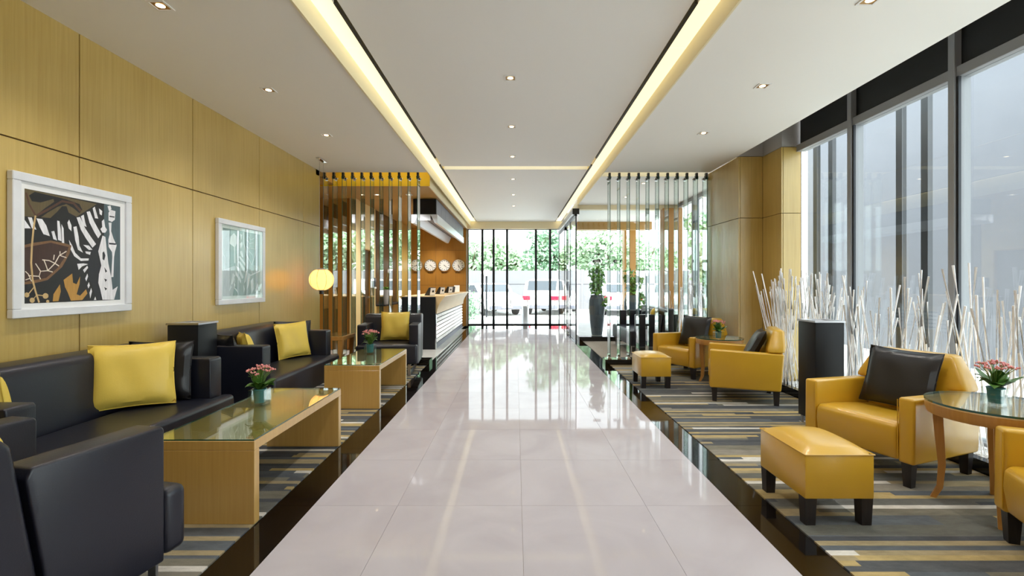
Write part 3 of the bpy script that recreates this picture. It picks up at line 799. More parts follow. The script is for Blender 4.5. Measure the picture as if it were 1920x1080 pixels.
downlight(2.25, 8.45, HC, 'square downlight behind the entrance-side fins, over the far sofa', 'downlights over the far lounge')
downlight(2.25, 9.8, HC, 'square downlight nearer the entrance glass, over the far sofa', 'downlights over the far lounge')
for i, (x, y) in enumerate(((-2.6, 9.0), (-2.0, 9.0), (-2.2, 10.6), (-2.2, 12.4), (-2.3, 13.7))):
    downlight(x, y, 2.96, ['square downlight in the tan reception soffit nearest the corridor', 'square downlight in the tan reception soffit before the canopy', 'square downlight in the tan soffit above the counter middle', 'square downlight in the tan soffit above the far counter', 'square downlight in the tan soffit washing the clocks'][i], 'downlights in the reception soffit', 42)

# ================================================================== BLACK SOFAS AND CHAIRS
def black_seat(name, W, loc, rz, lb, cat, grp):
    r = empty(name, loc, rz); tag(r, lb, cat, grp)
    a = .14 if W > 1.2 else .13
    h = W / 2
    nose, af, bf = -.45, -.34, .055
    at = .735 if W > 1.2 else .715
    # seat: T-shaped, nose in front of the arms
    bm = B(); prism(bm, [(-h, nose), (h, nose), (h, af - .004), (h - a - .004, af - .004), (h - a - .004, bf), (-h + a + .004, bf), (-h + a + .004, af - .004), (-h, af - .004)], 'z', .17, .445)
    bevel(bm, .035, 4); obj('seat', bm, 'leather_k', r, True)
    # reclined back
    bm = B(); prism(bm, [(bf + .012, .16), (.36, .16), (.43, .80), (.40, .835), (.20, .835), (.165, .80)], 'x', -h, h)
    bevel(bm, .025, 3); obj('backrest', bm, 'leather_k', r, True)
    for s in (-1, 1):
        x0, x1 = (h - a, h) if s > 0 else (-h, -h + a)
        bm = B(); prism(bm, [(af, .16), (bf, .16), (.135, at - .035), (.12, at), (af + .01, at), (af, at - .015)], 'x', x0, x1)
        bevel(bm, .022, 3); obj('arm', bm, 'leather_k', r, True)
        # steel sled foot
        xs = s * (h - .12)
        bm = B(); box(bm, xs - .02, xs + .02, nose + .05, .40, .145, .16); box(bm, xs - .02, xs + .02, nose + .05, nose + .062, 0.006, .145); box(bm, xs - .02, xs + .02, .388, .40, 0.006, .145); box(bm, xs - .02, xs + .02, nose + .062, .388, 0.006, .018)
        obj('leg', bm, 'steel', r)
    bm = B(); box(bm, -h + .14, h - .14, nose + .07, .38, .148, .172); obj('base_frame', bm, 'blackbox', r)
    return r
FX = face_dir(1, 0); FXN = face_dir(-1, 0)
black_seat('loveseat', 1.58, (-2.625, 2.94, 0), FX, 'black leather loveseat under the zebra picture', 'sofa', 'black leather sofas')
black_seat('loveseat', 1.58, (-2.60, 5.08, 0), FX, 'black leather loveseat under the pale grey picture', 'sofa', 'black leather sofas')
black_seat('loveseat', 1.58, (2.50, 9.40, 0), FXN, 'black leather loveseat behind the entrance-side glass fins', 'sofa', 'black leather sofas')
CF = face_dir(.20, .98)
black_seat('armchair', .80, (-1.90, 1.717, 0), CF, 'black leather armchair seen from behind, beside the oak coffee table', 'armchair', 'black leather armchairs')
black_seat('armchair', .84, (-1.83, 7.08, 0), face_dir(.10, -.995), 'black leather armchair facing the viewer, by the reception-side fins', 'armchair', 'black leather armchairs')

# ================================================================== YELLOW CHAIRS, OTTOMANS
def yellow_chair(loc, rz, lb):
    r = empty('tub_chair', loc, rz); tag(r, lb, 'armchair', 'yellow leather armchairs')
    h, a = .37, .095
    bm = B(); prism(bm, [(-.345, .165), (.20, .165), (.20, .37), (-.20, .405), (-.33, .405), (-.36, .38), (-.365, .30)], 'x', -h + a + .003, h - a - .003)
    bevel(bm, .022, 3, .4); obj('seat', bm, 'leather_y', r, True)
    for s in (-1, 1):
        x0, x1 = (h - a, h) if s > 0 else (-h, -h + a)
        bm = B(); prism(bm, [(-.355, .16), (.34, .16), (.37, .555), (-.35, .575)], 'x', x0, x1)
        bevel(bm, .018, 3); obj('arm', bm, 'leather_y', r, True)
    # back: trapezoid upper part
    bm = B()
    def ring(y, dz):
        return [(-h + a + .005, y[0], .165), (h - a - .005, y[0], .165), (h - a - .005, y[1], .56), (h - .002, y[1] , .562), (h - .03, y[1] + .012, .63), (h - .11, y[2], .80), (-h + .11, y[2], .80), (-h + .03, y[1] + .012, .63), (-h + .002, y[1], .562), (-h + a + .005, y[1], .56)]
    f_, b_ = ring((.195, .21, .275), 0), ring((.345, .374, .385), 0)
    F = [bm.verts.new(p) for p in f_]; K = [bm.verts.new(p) for p in b_]
    n = len(F); bm.faces.new(F); bm.faces.new(K[::-1])
    for i in range(n): bm.faces.new((F[i], K[i], K[(i + 1) % n], F[(i + 1) % n]))
    bevel(bm, .028, 3, .35); obj('backrest', bm, 'leather_y', r, True)
    for x in (-.315, .315):
        for y in (-.305, .30):
            bm = B(); ring_loft(bm, [[(x - q, y - q, z), (x + q, y - q, z), (x + q, y + q, z), (x - q, y + q, z)] for q, z in ((.022, 0.005), (.030, .165))]); obj('leg', bm, 'darkwood', r)
    bm = B()
    for s in (-1, 1): tube(bm, [(s * (h - a / 2 - .044), -.357, .18), (s * (h - a / 2 - .044), -.357, .56)], .003, 6)
    obj('piping', bm, 'leather_y', r)
    return r
def chair_at(foot, f, right_side):
    """place the chair so that its front foot on the given side stands at foot; f = facing direction"""
    n = math.hypot(*f); f = (f[0] / n, f[1] / n)
    rz = face_dir(*f)
    lx = .315 if right_side else -.315
    c, s = math.cos(rz), math.sin(rz)
    px, py = lx, -.305
    return (foot[0] - (px * c - py * s), foot[1] - (px * s + py * c), 0), rz
# facing the walkway (-X): local +X points towards the viewer (-Y)
for foot, f, near, lb in (
        ((2.50, 3.05), (-.93, -.36), True, 'yellow leather armchair with black cushion behind the large footstool'),
        ((2.19, 5.29), (-.93, .36), True, 'yellow leather armchair seen side-on beside the black bin'),
        ((2.39, 6.46), (-.86, -.51), True, 'yellow leather armchair with black cushion beside the stepped oak column'),
        ((2.48, 2.40), (-.93, .36), False, 'yellow leather armchair cut off by the picture edge beside the round table')):
    c, r = chair_at(foot, f, near)
    yellow_chair(c, r, lb)

def ottoman(x, y, lb):
    r = empty('footstool', (x, y, 0)); tag(r, lb, 'footstool', 'yellow leather footstools')
    bm = B(); n = 8
    box(bm, -.184, .184, -.236, .236, .15, .386); bevel(bm, .008, 2)
    bmesh.ops.recalc_face_normals(bm, faces=bm.faces[:]); obj('body', bm, 'leather_y', r, True)
    bm = B(); n = 12; g_ = {}
    for i in range(n + 1):
        for j in range(n + 1):
            u, v = -1 + 2 * i / n, -1 + 2 * j / n
            g_[i, j] = bm.verts.new((.184 * u, .236 * v, .386 + .042 * ((1 - abs(u) ** 3) * (1 - abs(v) ** 3)) ** .6))
    for i in range(n):
        for j in range(n): bm.faces.new((g_[i, j], g_[i + 1, j], g_[i + 1, j + 1], g_[i, j + 1]))
    obj('top_cushion', bm, 'leather_y', r, True)
    bm = B(); P = [(.186 * sx, .238 * sy, .386) for sx, sy in ((-1, -1), (1, -1), (1, 1), (-1, 1), (-1, -1))]
    for a, b in zip(P, P[1:]): tube(bm, [a, b],   .003, 6)
    obj('piping', bm, 'leather_y', r)
    for sx in (-1, 1):
        for sy in (-1, 1):
            bm = B(); X, Y = sx * .150, sy * .200
            ring_loft(bm, [[(X - q, Y - q, z), (X + q, Y - q, z), (X + q, Y + q, z), (X - q, Y + q, z)] for q, z in ((.026, 0.005), (.031, .152))]); obj('leg', bm, 'darkwood', r)
ottoman(1.725, 2.79, 'large yellow leather footstool before the armchair with the black cushion')
ottoman(1.725, 6.13, 'small-looking yellow leather footstool by the entrance-side glass fins')

# ================================================================== PILLOWS
def pillow(W, H, T, m, lb, loc, f, lean=.3, roll=0.0, grp=None):
    r = empty('cushion', loc); r.rotation_euler = (-lean, roll, face_dir(*f)); tag(r, lb, 'cushion', grp or 'scatter cushions')
    n = 14
    bm = B(); fr = {}; bk = {}
    for i in range(n + 1):
        for j in range(n + 1):
            u, v = -1 + 2 * i / n, -1 + 2 * j / n
            pin = 1 - .055 * (1 - v * v) * 0 - .06 * (1 - abs(v) ** 2) * abs(u) ** 3
            pin2 = 1 - .06 * (1 - abs(u) ** 2) * abs(v) ** 3
            x, z = u * W / 2 * pin, v * H / 2 * pin2 + H / 2
            t = T / 2 * (max(0, (1 - u ** 4)) * max(0, (1 - v ** 4))) ** .55
            t += .004 * math.sin(7 * u + 3 * v) * (1 - u * u) * (1 - v * v)
            fr[i, j] = bm.verts.new((x, -t, z))
            bk[i, j] = fr[i, j] if i in (0, n) or j in (0, n) else bm.verts.new((x, t, z))
    for i in range(n):
        for j in range(n):
            bm.faces.new((fr[i, j], fr[i + 1, j], fr[i + 1, j + 1], fr[i, j + 1]))
            q = [bk[i, j], bk[i, j + 1], bk[i + 1, j + 1], bk[i + 1, j]]
            bm.faces.new(q)
    edge = [fr[i, 0].co.copy() for i in range(n + 1)] + [fr[n, j].co.copy() for j in range(1, n + 1)] + [fr[i, n].co.copy() for i in range(n - 1, -1, -1)] + [fr[0, j].co.copy() for j in range(n - 1, -1, -1)]
    obj('cover', bm, m, r, True)
    bm = B(); tube(bm, edge, .0045, 6); obj('piping', bm, m, r, True)
    return r
S = .455
pillow(.48, .44, .14, 'cushion_y', 'large yellow cushion on the loveseat under the zebra picture', (-2.60, 3.26, S), (.60, -.80), .26)
pillow(.44, .42, .12, 'cushion_k', 'black cushion behind the large yellow one, against the sofa arm', (-2.60, 3.49, S), (.12, -.99), .10)
pillow(.44, .40, .14, 'cushion_y', 'yellow cushion leaning on the near sofa arm, cut off by the picture edge', (-2.69, 2.42, S), (.15, .99), .16, .06)
pillow(.36, .34, .10, 'cushion_k', 'black cushion in front of the cut-off yellow one on the near sofa arm', (-2.86, 2.54, S), (.15, .99), .22, 0)
pillow(.40, .38, .12, 'cushion_y', 'yellow cushion half hidden by the arm of the loveseat under the pale picture', (-2.57, 4.70, S), (.80, .60), .26, .06)
pillow(.40, .38, .11, 'cushion_k', 'black cushion behind the half hidden yellow one, on the loveseat under the pale picture', (-2.68, 4.50, S), (.55, .84), .2)
pillow(.40, .40, .13, 'cushion_y', 'yellow cushion leaning at the far end of the loveseat under the pale picture', (-2.52, 5.49, S), (.85, -.52), .20, -.04)
pillow(.40, .40, .10, 'cushion_k', 'black cushion behind the leaning yellow one, at the far sofa end', (-2.62, 5.64, S), (.5, -.87), .10)
pillow(.42, .42, .13, 'cushion_y', 'square yellow cushion in the black armchair facing the viewer', (-1.80, 7.15, S), (.10, -.995), .16)
pillow(.40, .36, .12, 'cushion_y', 'yellow cushion peeping over the black armchair seen from behind', (-1.912, 1.70, S), (.20, .98), .20)
pillow(.42, .40, .13, 'cushion_y', 'yellow cushion on the far sofa behind the entrance-side fins', (2.50, 8.90, S), (-.90, .3), .2)
def rel(c, r, x, y):
    return (c[0] + x * math.cos(r) - y * math.sin(r), c[1] + x * math.sin(r) + y * math.cos(r))
c, r = chair_at((2.50, 3.05), (-.93, -.36), True); p_ = rel(c, r, .0, .07)
pillow(.47, .43, .12, 'cushion_k', 'large black leather cushion in the armchair behind the large footstool', (p_[0], p_[1], .405), (-.93, -.40), .30, .03)
c, r = chair_at((2.19, 5.29), (-.93, .36), True); p_ = rel(c, r, .0, .02)
pillow(.45, .42, .12, 'cushion_k', 'black leather cushion in the armchair beside the black bin', (p_[0], p_[1], .405), (-.93, .36), .48)
c, r = chair_at((2.39, 6.46), (-.86, -.51), True); p_ = rel(c, r, -.0, .06)
pillow(.45, .43, .12, 'cushion_k', 'black leather cushion in the armchair beside the oak column', (p_[0], p_[1], .405), (-.80, -.6), .28, .02)

# ================================================================== COFFEE TABLES
def coffee_table(y0, y1, lb):
    x0, x1, t, H = -1.972, -1.402, .05, .46
    cx, cy = (x0 + x1) / 2, (y0 + y1) / 2
    r = empty('coffee_table', (cx, cy, 0)); tag(r, lb, 'coffee table', 'oak coffee tables')
    hx, hy = (x1 - x0) / 2, (y1 - y0) / 2
    bm = B(); box(bm, -hx, hx, -hy, hy, H - t - .008, H - .008); bevel(bm, .002, 1); obj('table_top', bm, 'wood_table', r)
    for s in (-1, 1):
        a, b = (-hy, -hy + t) if s < 0 else (hy - t, hy)
        bm = B(); box(bm, -hx, hx, a, b, 0.006, H - t - .0085); bevel(bm, .002, 1); obj('leg_panel', bm, 'wood_table', r)
    bm = B(); v, fs = box(bm, -hx + .004, hx - .004, -hy + .004, hy - .004, H - .007, H)
    for q in (2, 3, 4, 5): fs[q].material_index = 1
    obj('glass_top', bm, ['tableglass', 'glass_edge'], r)
    return r
coffee_table(2.575, 3.85, 'oak coffee table with glass top beside the armchair seen from behind')
coffee_table(4.94, 6.17, 'oak coffee table with glass top before the armchair facing the viewer')

# side table below the pendant
st = empty('side_table', (-2.68, 6.95, 0)); tag(st, 'small oak side table with glass top under the round pendant', 'side table')
bm = B(); box(bm, -.27, .27, -.27, .27, .50, .555); bevel(bm, .004, 1); obj('table_top', bm, 'wood_side', st)
bm = B(); box(bm, -.265, .265, -.265, .265, .556, .564); obj('glass_top', bm, 'tableglass', st)
for sx in (-1, 1):
    for sy in (-1, 1):
        bm = B(); X, Y = sx * .235, sy * .235
        ring_loft(bm, [[(X + o - q, Y - q, z), (X + o + q, Y - q, z), (X + o + q, Y + q, z), (X + o - q, Y + q, z)] for q, o, z in ((.022, sx * -.0, 0.006), (.026, sx * -.012, .25), (.032, 0, .50))]); obj('leg', bm, 'wood_side', st)

# round tables
def round_table(x, y, R, H, rot, lb):
    r = empty('round_table', (x, y, 0), rot); tag(r, lb, 'side table', 'round beech side tables')
    bm = B(); lathe(bm, [(R - .035, H - .085), (R - .012, H - .08), (R - .004, H - .05), (R - .004, H - .02), (R - .012, H - .012)], 48); obj('apron', bm, 'wood_side', r, True)
    bm = B(); n = 48; ring_loft(bm, [[(R * math.cos(2 * PI * k / n), R * math.sin(2 * PI * k / n), z) for k in range(n)] for z in (H - .0115, H)])
    for f in bm.faces:
        if abs(f.normal.z) < .5 and len(f.verts) == 4: f.material_index = 1
    obj('glass_top', bm, ['tableglass', 'glass_edge'], r)
    for k in range(4):
        a = PI / 4 + k * PI / 2
        bm = B(); ca, sa = math.cos(a), math.sin(a); rings = []
        for rr, w_, d_, z in ((R - .065, .034, .024, H - .085), (R - .075, .032, .022, H * .6), (R - .085, .026, .018, H * .35), (R - .075, .021, .015, H * .12), (R - .045, .019, .014, 0.006)):
            rings.append([((rr + dx) * ca - dy * sa, (rr + dx) * sa + dy * ca, z) for dx, dy in ((-d_, -w_), (d_, -w_), (d_, w_), (-d_, w_))])
        ring_loft(bm, rings); obj('leg', bm, 'wood_side', r, True)
round_table(2.745, 2.73, .325, .615, .06, 'round beech side table with glass top beside the cut-off yellow armchair')
round_table(2.63, 6.20, .29, .60, .1, 'round beech side table with glass top between the two far yellow armchairs')

# ================================================================== FLOWER VASES
def leaf_mesh(L, Wd, bend):
    bm = B(); n = 6; rows_ = []
    for i in range(n + 1):
        t = i / n; w_ = Wd * math.sin(PI * min(1, t * .93 + .05)) ** .8 * (1 + .12 * (i % 2))
        z = L * .75 * math.sin(t * 1.3) - bend * t * t * L; x = L * t * .75
        rows_.append([bm.verts.new((x, -w_, z + .006)), bm.verts.new((x, 0, z)), bm.verts.new((x, w_, z + .006))])
    for a, b in zip(rows_, rows_[1:]):
        for q in range(2): bm.faces.new((a[q], a[q + 1], b[q + 1], b[q]))
    return bm
LEAVES = [mesh_of('leaf', leaf_mesh(.135, .030, .25), 'leaf', True), mesh_of('leaf', leaf_mesh(.115, .034, .55), 'leaf', True), mesh_of('leaf', leaf_mesh(.13, .026, -.15), 'leaf', True)]
def flowers(x, y, z, lb, seed, s=1.0, rz=.0):
    r = empty('flower_vase', (x, y, z), rz); r.scale = (s, s, s); tag(r, lb, 'flower vase', 'kalanchoe vases on the tables')
    rnd = random.Random(seed)
    h = .058
    bm = B()
    for a, b, c, d in ((-h, h, -h, -h + .005), (-h, h, h - .005, h), (-h, -h + .005, -h + .005, h - .005), (h - .005, h, -h + .005, h - .005)): box(bm, a, b, c, d, .012, .115)
    box(bm, -h, h, -h, h, 0.001, .0118); obj('glass_vase', bm, 'vaseglass', r)
    bm = B(); lathe(bm, [(.038, .016), (.046, .108), (.049, .11), (.049, .118), (.043, .118), (.042, .104)], 24); pot = obj('inner_pot', bm, 'teal', r, True)
    bm = B(); lathe(bm, [(.041, .100), (.041, .106)], 16); obj('soil', bm, 'soil', pot)
    for k in range(16):
        a = k * 2.4 + rnd.uniform(-.3, .3)
        o = put('leaf', LEAVES[k % 3], r, (.012 * math.cos(a), .012 * math.sin(a), .105 + .004 * (k // 4)), (rnd.uniform(-.2, .2), rnd.uniform(-.35, .35) - .25 * (k // 6), a))
    bm = B(); fl = B()
    for k in range(24):
        a = k * 2.399; rr = .10 * math.sqrt((k + .5) / 24)
        tip = Vector((rr * math.cos(a), rr * math.sin(a), .285 - .35 * rr * rr / .1 + rnd.uniform(-.012, .012)))
        tube(bm, [(.012 * math.cos(a), .012 * math.sin(a), .11), (tip.x * .45, tip.y * .45, .20), tuple(tip)], .0018, 4)
        for q in range(5):
            c = tip + Vector((rnd.uniform(-.013, .013), rnd.uniform(-.013, .013), rnd.uniform(-.006, .006)))
            bmesh.ops.create_icosphere(fl, subdivisions=1, radius=rnd.uniform(.005, .0085), matrix=Matrix.Translation(c))
    obj('flower_stems', bm, 'stem', r)
    f = obj('blossoms', fl, 'pink', r, True); f['kind'] = 'stuff'
flowers(-1.775, 3.33, .46, 'pink flowering plant in glass vase on the table nearest the viewer', 1, .93, .05)
flowers(-1.735, 5.72, .46, 'pink flowering plant in glass vase before the armchair facing the viewer', 2, .98)
flowers(2.70, 2.70, .615, 'dusky pink flowering plant in glass vase beside the cut-off armchair', 3, .85, .35)
flowers(2.545, 6.03, .60, 'small flowering plant in glass vase between the far yellow armchairs', 4, .82, .2)

# ================================================================== BINS
def bin_(x, y, lb):
    r = empty('waste_bin', (x, y, 0)); tag(r, lb, 'bin', 'square black bins')
    h = .13
    bm = rbox(-h, h, -h, h, .075, .95, .008, 2); obj('body', bm, 'blackbox', r, True)
    bm = B()
    for a, b, c, d in ((-h - .006, h + .006, -h - .006, -h + .05), (-h - .006, h + .006, h - .05, h + .006), (-h - .006, -h + .05, -h + .05, h - .05), (h - .05, h + .006, -h + .05, h - .05)): box(bm, a, b, c, d, .95, .965)
    obj('rim', bm, 'steel', r)
    bm = B(); box(bm, -h + .05, h - .05, -h + .05, h - .05, .95, .955); obj('ash_tray', bm, 'pebble', r)
    for sx in (-1, 1):
        for sy in (-1, 1):
            bm = B(); cyl(bm, sx * .105, sy * .105, 0.006, .076, .013, 10); obj('foot', bm, 'steel', r)
bin_(-2.79, 4.15, 'square black bin between the two loveseats by the wall')
bin_(2.785, 4.385, 'square black bin by the window among the yellow armchairs')

# ================================================================== PICTURES
ZEBRA_SHAPES=[
 ('wood',[(2.982,1.89),(3.496,1.877),(3.335,1.761),(3.27,1.732),(3.178,1.73),(2.982,1.716)]),
 ('black',[(3.009,1.85),(3.045,1.88),(3.249,1.87),(3.357,1.854),(3.379,1.817),(3.357,1.789),(3.313,1.817),(3.26,1.838),(3.198,1.809),(3.129,1.76),(3.082,1.721),(3.049,1.726),(3.11,1.785),(3.173,1.838),(3.168,1.856),(3.082,1.818),(3.027,1.817)]),
 ('black',[(3.129,1.709),(3.188,1.769),(3.229,1.818),(3.26,1.823),(3.276,1.782),(3.335,1.761),(3.357,1.724),(3.292,1.696),(3.208,1.705)]),
 ('slate',[(3.557,1.887),(3.703,1.887),(3.703,1.171),(3.62,1.174),(3.62,1.346),(3.569,1.484),(3.557,1.643)]),
 ('white',[(2.982,1.694),(3.02,1.645),(2.982,1.641)]),
 ('white',[(3.002,1.713),(3.027,1.714),(3.036,1.683),(3.056,1.64),(3.027,1.646)]),
 ('white',[(3.056,1.713),(3.093,1.713),(3.12,1.675),(3.144,1.608),(3.101,1.617),(3.077,1.661)]),
 ('white',[(3.154,1.64),(3.173,1.646),(3.193,1.584),(3.168,1.591)]),
 ('white',[(3.194,1.717),(3.21,1.715),(3.219,1.658),(3.224,1.582),(3.2,1.589),(3.196,1.665)]),
 ('white',[(3.224,1.697),(3.239,1.67),(3.244,1.569),(3.227,1.572)]),
 ('white',[(3.267,1.712),(3.279,1.735),(3.297,1.696),(3.297,1.657),(3.276,1.674)]),
 ('white',[(3.311,1.688),(3.335,1.696),(3.351,1.623),(3.357,1.563),(3.385,1.515),(3.346,1.533),(3.324,1.601)]),
 ('white',[(3.335,1.756),(3.362,1.764),(3.402,1.689),(3.448,1.632),(3.49,1.584),(3.46,1.556),(3.408,1.618),(3.368,1.675)]),
 ('white',[(3.368,1.77),(3.39,1.784),(3.402,1.729),(3.413,1.7),(3.388,1.707)]),
 ('white',[(3.413,1.807),(3.439,1.816),(3.472,1.749),(3.532,1.661),(3.508,1.628),(3.478,1.666),(3.436,1.734)]),
 ('white',[(3.462,1.84),(3.479,1.855),(3.496,1.804),(3.508,1.772),(3.481,1.771)]),
 ('white',[(3.514,1.848),(3.542,1.832),(3.538,1.799),(3.52,1.807)]),
 ('white',[(3.278,1.596),(3.302,1.559),(3.324,1.511),(3.368,1.474),(3.431,1.477),(3.428,1.462),(3.368,1.456),(3.318,1.486),(3.292,1.529)]),
 ('white',[(3.402,1.526),(3.454,1.525),(3.442,1.503),(3.408,1.511)]),
 ('white',[(3.385,1.571),(3.431,1.569),(3.46,1.541),(3.431,1.538)]),
 ('white',[(3.34,1.435),(3.39,1.44),(3.425,1.436),(3.379,1.419),(3.351,1.393)]),
 ('white',[(3.385,1.394),(3.419,1.425),(3.425,1.41),(3.396,1.374)]),
 ('white',[(3.402,1.333),(3.419,1.369),(3.425,1.349),(3.411,1.313)]),
 ('white',[(3.419,1.283),(3.431,1.308),(3.439,1.283),(3.427,1.262)]),
 ('white',[(3.436,1.231),(3.45,1.267),(3.457,1.241),(3.442,1.19)]),
 ('white',[(3.472,1.179),(3.484,1.204),(3.492,1.178)]),
 ('navy',[(3.448,1.529),(3.508,1.575),(3.526,1.556),(3.508,1.492),(3.534,1.409),(3.508,1.324),(3.534,1.24),(3.532,1.179),(3.496,1.18),(3.46,1.272),(3.431,1.344),(3.425,1.446)]),
 ('white',[(3.508,1.533),(3.544,1.652),(3.569,1.644),(3.582,1.538),(3.594,1.453),(3.62,1.346),(3.633,1.249),(3.679,1.276),(3.646,1.175),(3.544,1.178),(3.526,1.251),(3.508,1.303),(3.514,1.366),(3.534,1.43)]),
 ('navy',[(3.544,1.525),(3.557,1.537),(3.569,1.506),(3.559,1.468),(3.544,1.478)]),
 ('navy',[(3.559,1.42),(3.584,1.389),(3.569,1.378)]),
 ('navy',[(3.559,1.335),(3.584,1.325),(3.569,1.309)]),
 ('navy',[(3.559,1.271),(3.584,1.26),(3.569,1.245)]),
 ('white',[(3.597,1.754),(3.623,1.757),(3.62,1.692),(3.64,1.64),(3.67,1.588),(3.653,1.538),(3.646,1.499),(3.64,1.347),(3.62,1.346),(3.63,1.498),(3.627,1.536),(3.597,1.572),(3.594,1.625),(3.607,1.669)]),
 ('white',[(3.597,1.829),(3.614,1.853),(3.659,1.849),(3.653,1.783),(3.627,1.763),(3.597,1.77)]),
 ('navy',[(3.605,1.807),(3.651,1.807),(3.65,1.798),(3.605,1.798)]),
 ('navy',[(3.6,1.604),(3.665,1.604),(3.662,1.592),(3.602,1.591)]),
 ('white',[(3.588,1.876),(3.614,1.885),(3.623,1.86),(3.601,1.84)]),
 ('white',[(3.538,1.757),(3.557,1.775),(3.567,1.718),(3.584,1.699),(3.569,1.676),(3.544,1.673),(3.526,1.698),(3.542,1.715)]),
 ('brown',[(2.982,1.538),(3.036,1.556),(3.149,1.58),(3.249,1.57),(3.297,1.559),(3.281,1.499),(3.229,1.409),(3.129,1.321),(3.036,1.298),(2.982,1.292)]),
 ('dark',[(2.982,1.521),(3.149,1.566),(3.276,1.547),(3.249,1.477),(3.198,1.403),(3.12,1.335),(2.982,1.307)]),
 ('gold',[(3.239,1.322),(3.302,1.367),(3.308,1.303),(3.335,1.293),(3.362,1.348),(3.357,1.293),(3.335,1.223),(3.362,1.213),(3.408,1.257),(3.419,1.227),(3.379,1.182),(3.292,1.18),(3.27,1.235),(3.249,1.274)]),
 ('gold',[(3.163,1.18),(3.168,1.227),(3.213,1.293),(3.219,1.245),(3.203,1.181)]),
 ('cream',[(2.984,1.372),(3.002,1.355),(3.015,1.328),(3.021,1.331),(3.007,1.358),(2.989,1.376)]),
 ('cream',[(3.004,1.344),(3.074,1.341),(3.084,1.374),(3.131,1.379),(3.181,1.429),(3.211,1.483),(3.262,1.514),(3.258,1.52),(3.206,1.487),(3.175,1.433),(3.128,1.385),(3.08,1.379),(3.071,1.347),(3.005,1.351)]),
 ('cream',[(3.047,1.424),(3.079,1.375),(3.085,1.378),(3.052,1.427)]),
 ('cream',[(3.093,1.447),(3.138,1.445),(3.177,1.428),(3.204,1.412),(3.208,1.418),(3.18,1.434),(3.14,1.451),(3.093,1.454)]),
 ('cream',[(3.133,1.383),(3.118,1.425),(3.108,1.448),(3.102,1.445),(3.112,1.422),(3.126,1.381)]),
 ('cream',[(3.17,1.488),(3.165,1.454),(3.172,1.454),(3.177,1.487)]),
 ('cream',[(3.21,1.514),(3.211,1.483),(3.259,1.47),(3.261,1.476),(3.216,1.488),(3.217,1.514)]),
 ('cream',[(3.128,1.379),(3.162,1.37),(3.164,1.377),(3.13,1.385)]),
 ('cream',[(3.07,1.343),(3.079,1.324),(3.085,1.327),(3.075,1.345)]),
 ('cream',[(2.988,1.318),(3.013,1.327),(3.024,1.31),(3.029,1.314),(3.014,1.333),(2.986,1.323)]),
 ('brownl',[(3.062,1.726),(3.133,1.773),(3.231,1.845),(3.309,1.844),(3.361,1.799),(3.375,1.812),(3.317,1.859),(3.227,1.859),(3.125,1.785),(3.055,1.738)]),
 ('brownl',[(2.986,1.863),(3.004,1.794),(3.045,1.727),(3.054,1.734),(3.014,1.799),(2.996,1.867)]),
 ('tan',[(3.044,1.73),(3.03,1.638),(3.021,1.537),(3.016,1.429),(3.025,1.32),(3.044,1.247),(3.067,1.175),(3.078,1.178),(3.055,1.25),(3.037,1.322),(3.028,1.429),(3.033,1.538),(3.042,1.638),(3.055,1.73)]),
 ('tan',[(3.038,1.278),(3.002,1.233),(3.007,1.229),(3.043,1.274)]),
 ('tan',[(3.058,1.222),(3.115,1.214),(3.115,1.221),(3.059,1.228)]),
 ('tan',[(3.052,1.223),(3.029,1.196),(3.034,1.192),(3.056,1.219)]),
 ('tan',[(3.011,1.226),(3.009,1.218),(3.003,1.213),(2.995,1.211),(2.988,1.213),(2.982,1.219),(2.98,1.227),(2.982,1.235),(2.988,1.241),(2.995,1.243),(3.003,1.24),(3.009,1.234)]),
 ('tan',[(3.045,1.192),(3.043,1.184),(3.037,1.178),(3.029,1.176),(3.02,1.179),(3.014,1.185),(3.012,1.193),(3.014,1.201),(3.02,1.207),(3.029,1.209),(3.037,1.206),(3.043,1.2)]),
 ('tan',[(3.134,1.217),(3.132,1.208),(3.124,1.201),(3.115,1.199),(3.105,1.201),(3.098,1.208),(3.096,1.218),(3.098,1.227),(3.105,1.234),(3.115,1.236),(3.124,1.233),(3.132,1.226)]),
 ('tan',[(3.14,1.181),(3.139,1.176),(3.135,1.172),(3.129,1.171),(3.124,1.173),(3.12,1.177),(3.119,1.182),(3.12,1.187),(3.124,1.191),(3.129,1.192),(3.135,1.19),(3.139,1.186)]),
]
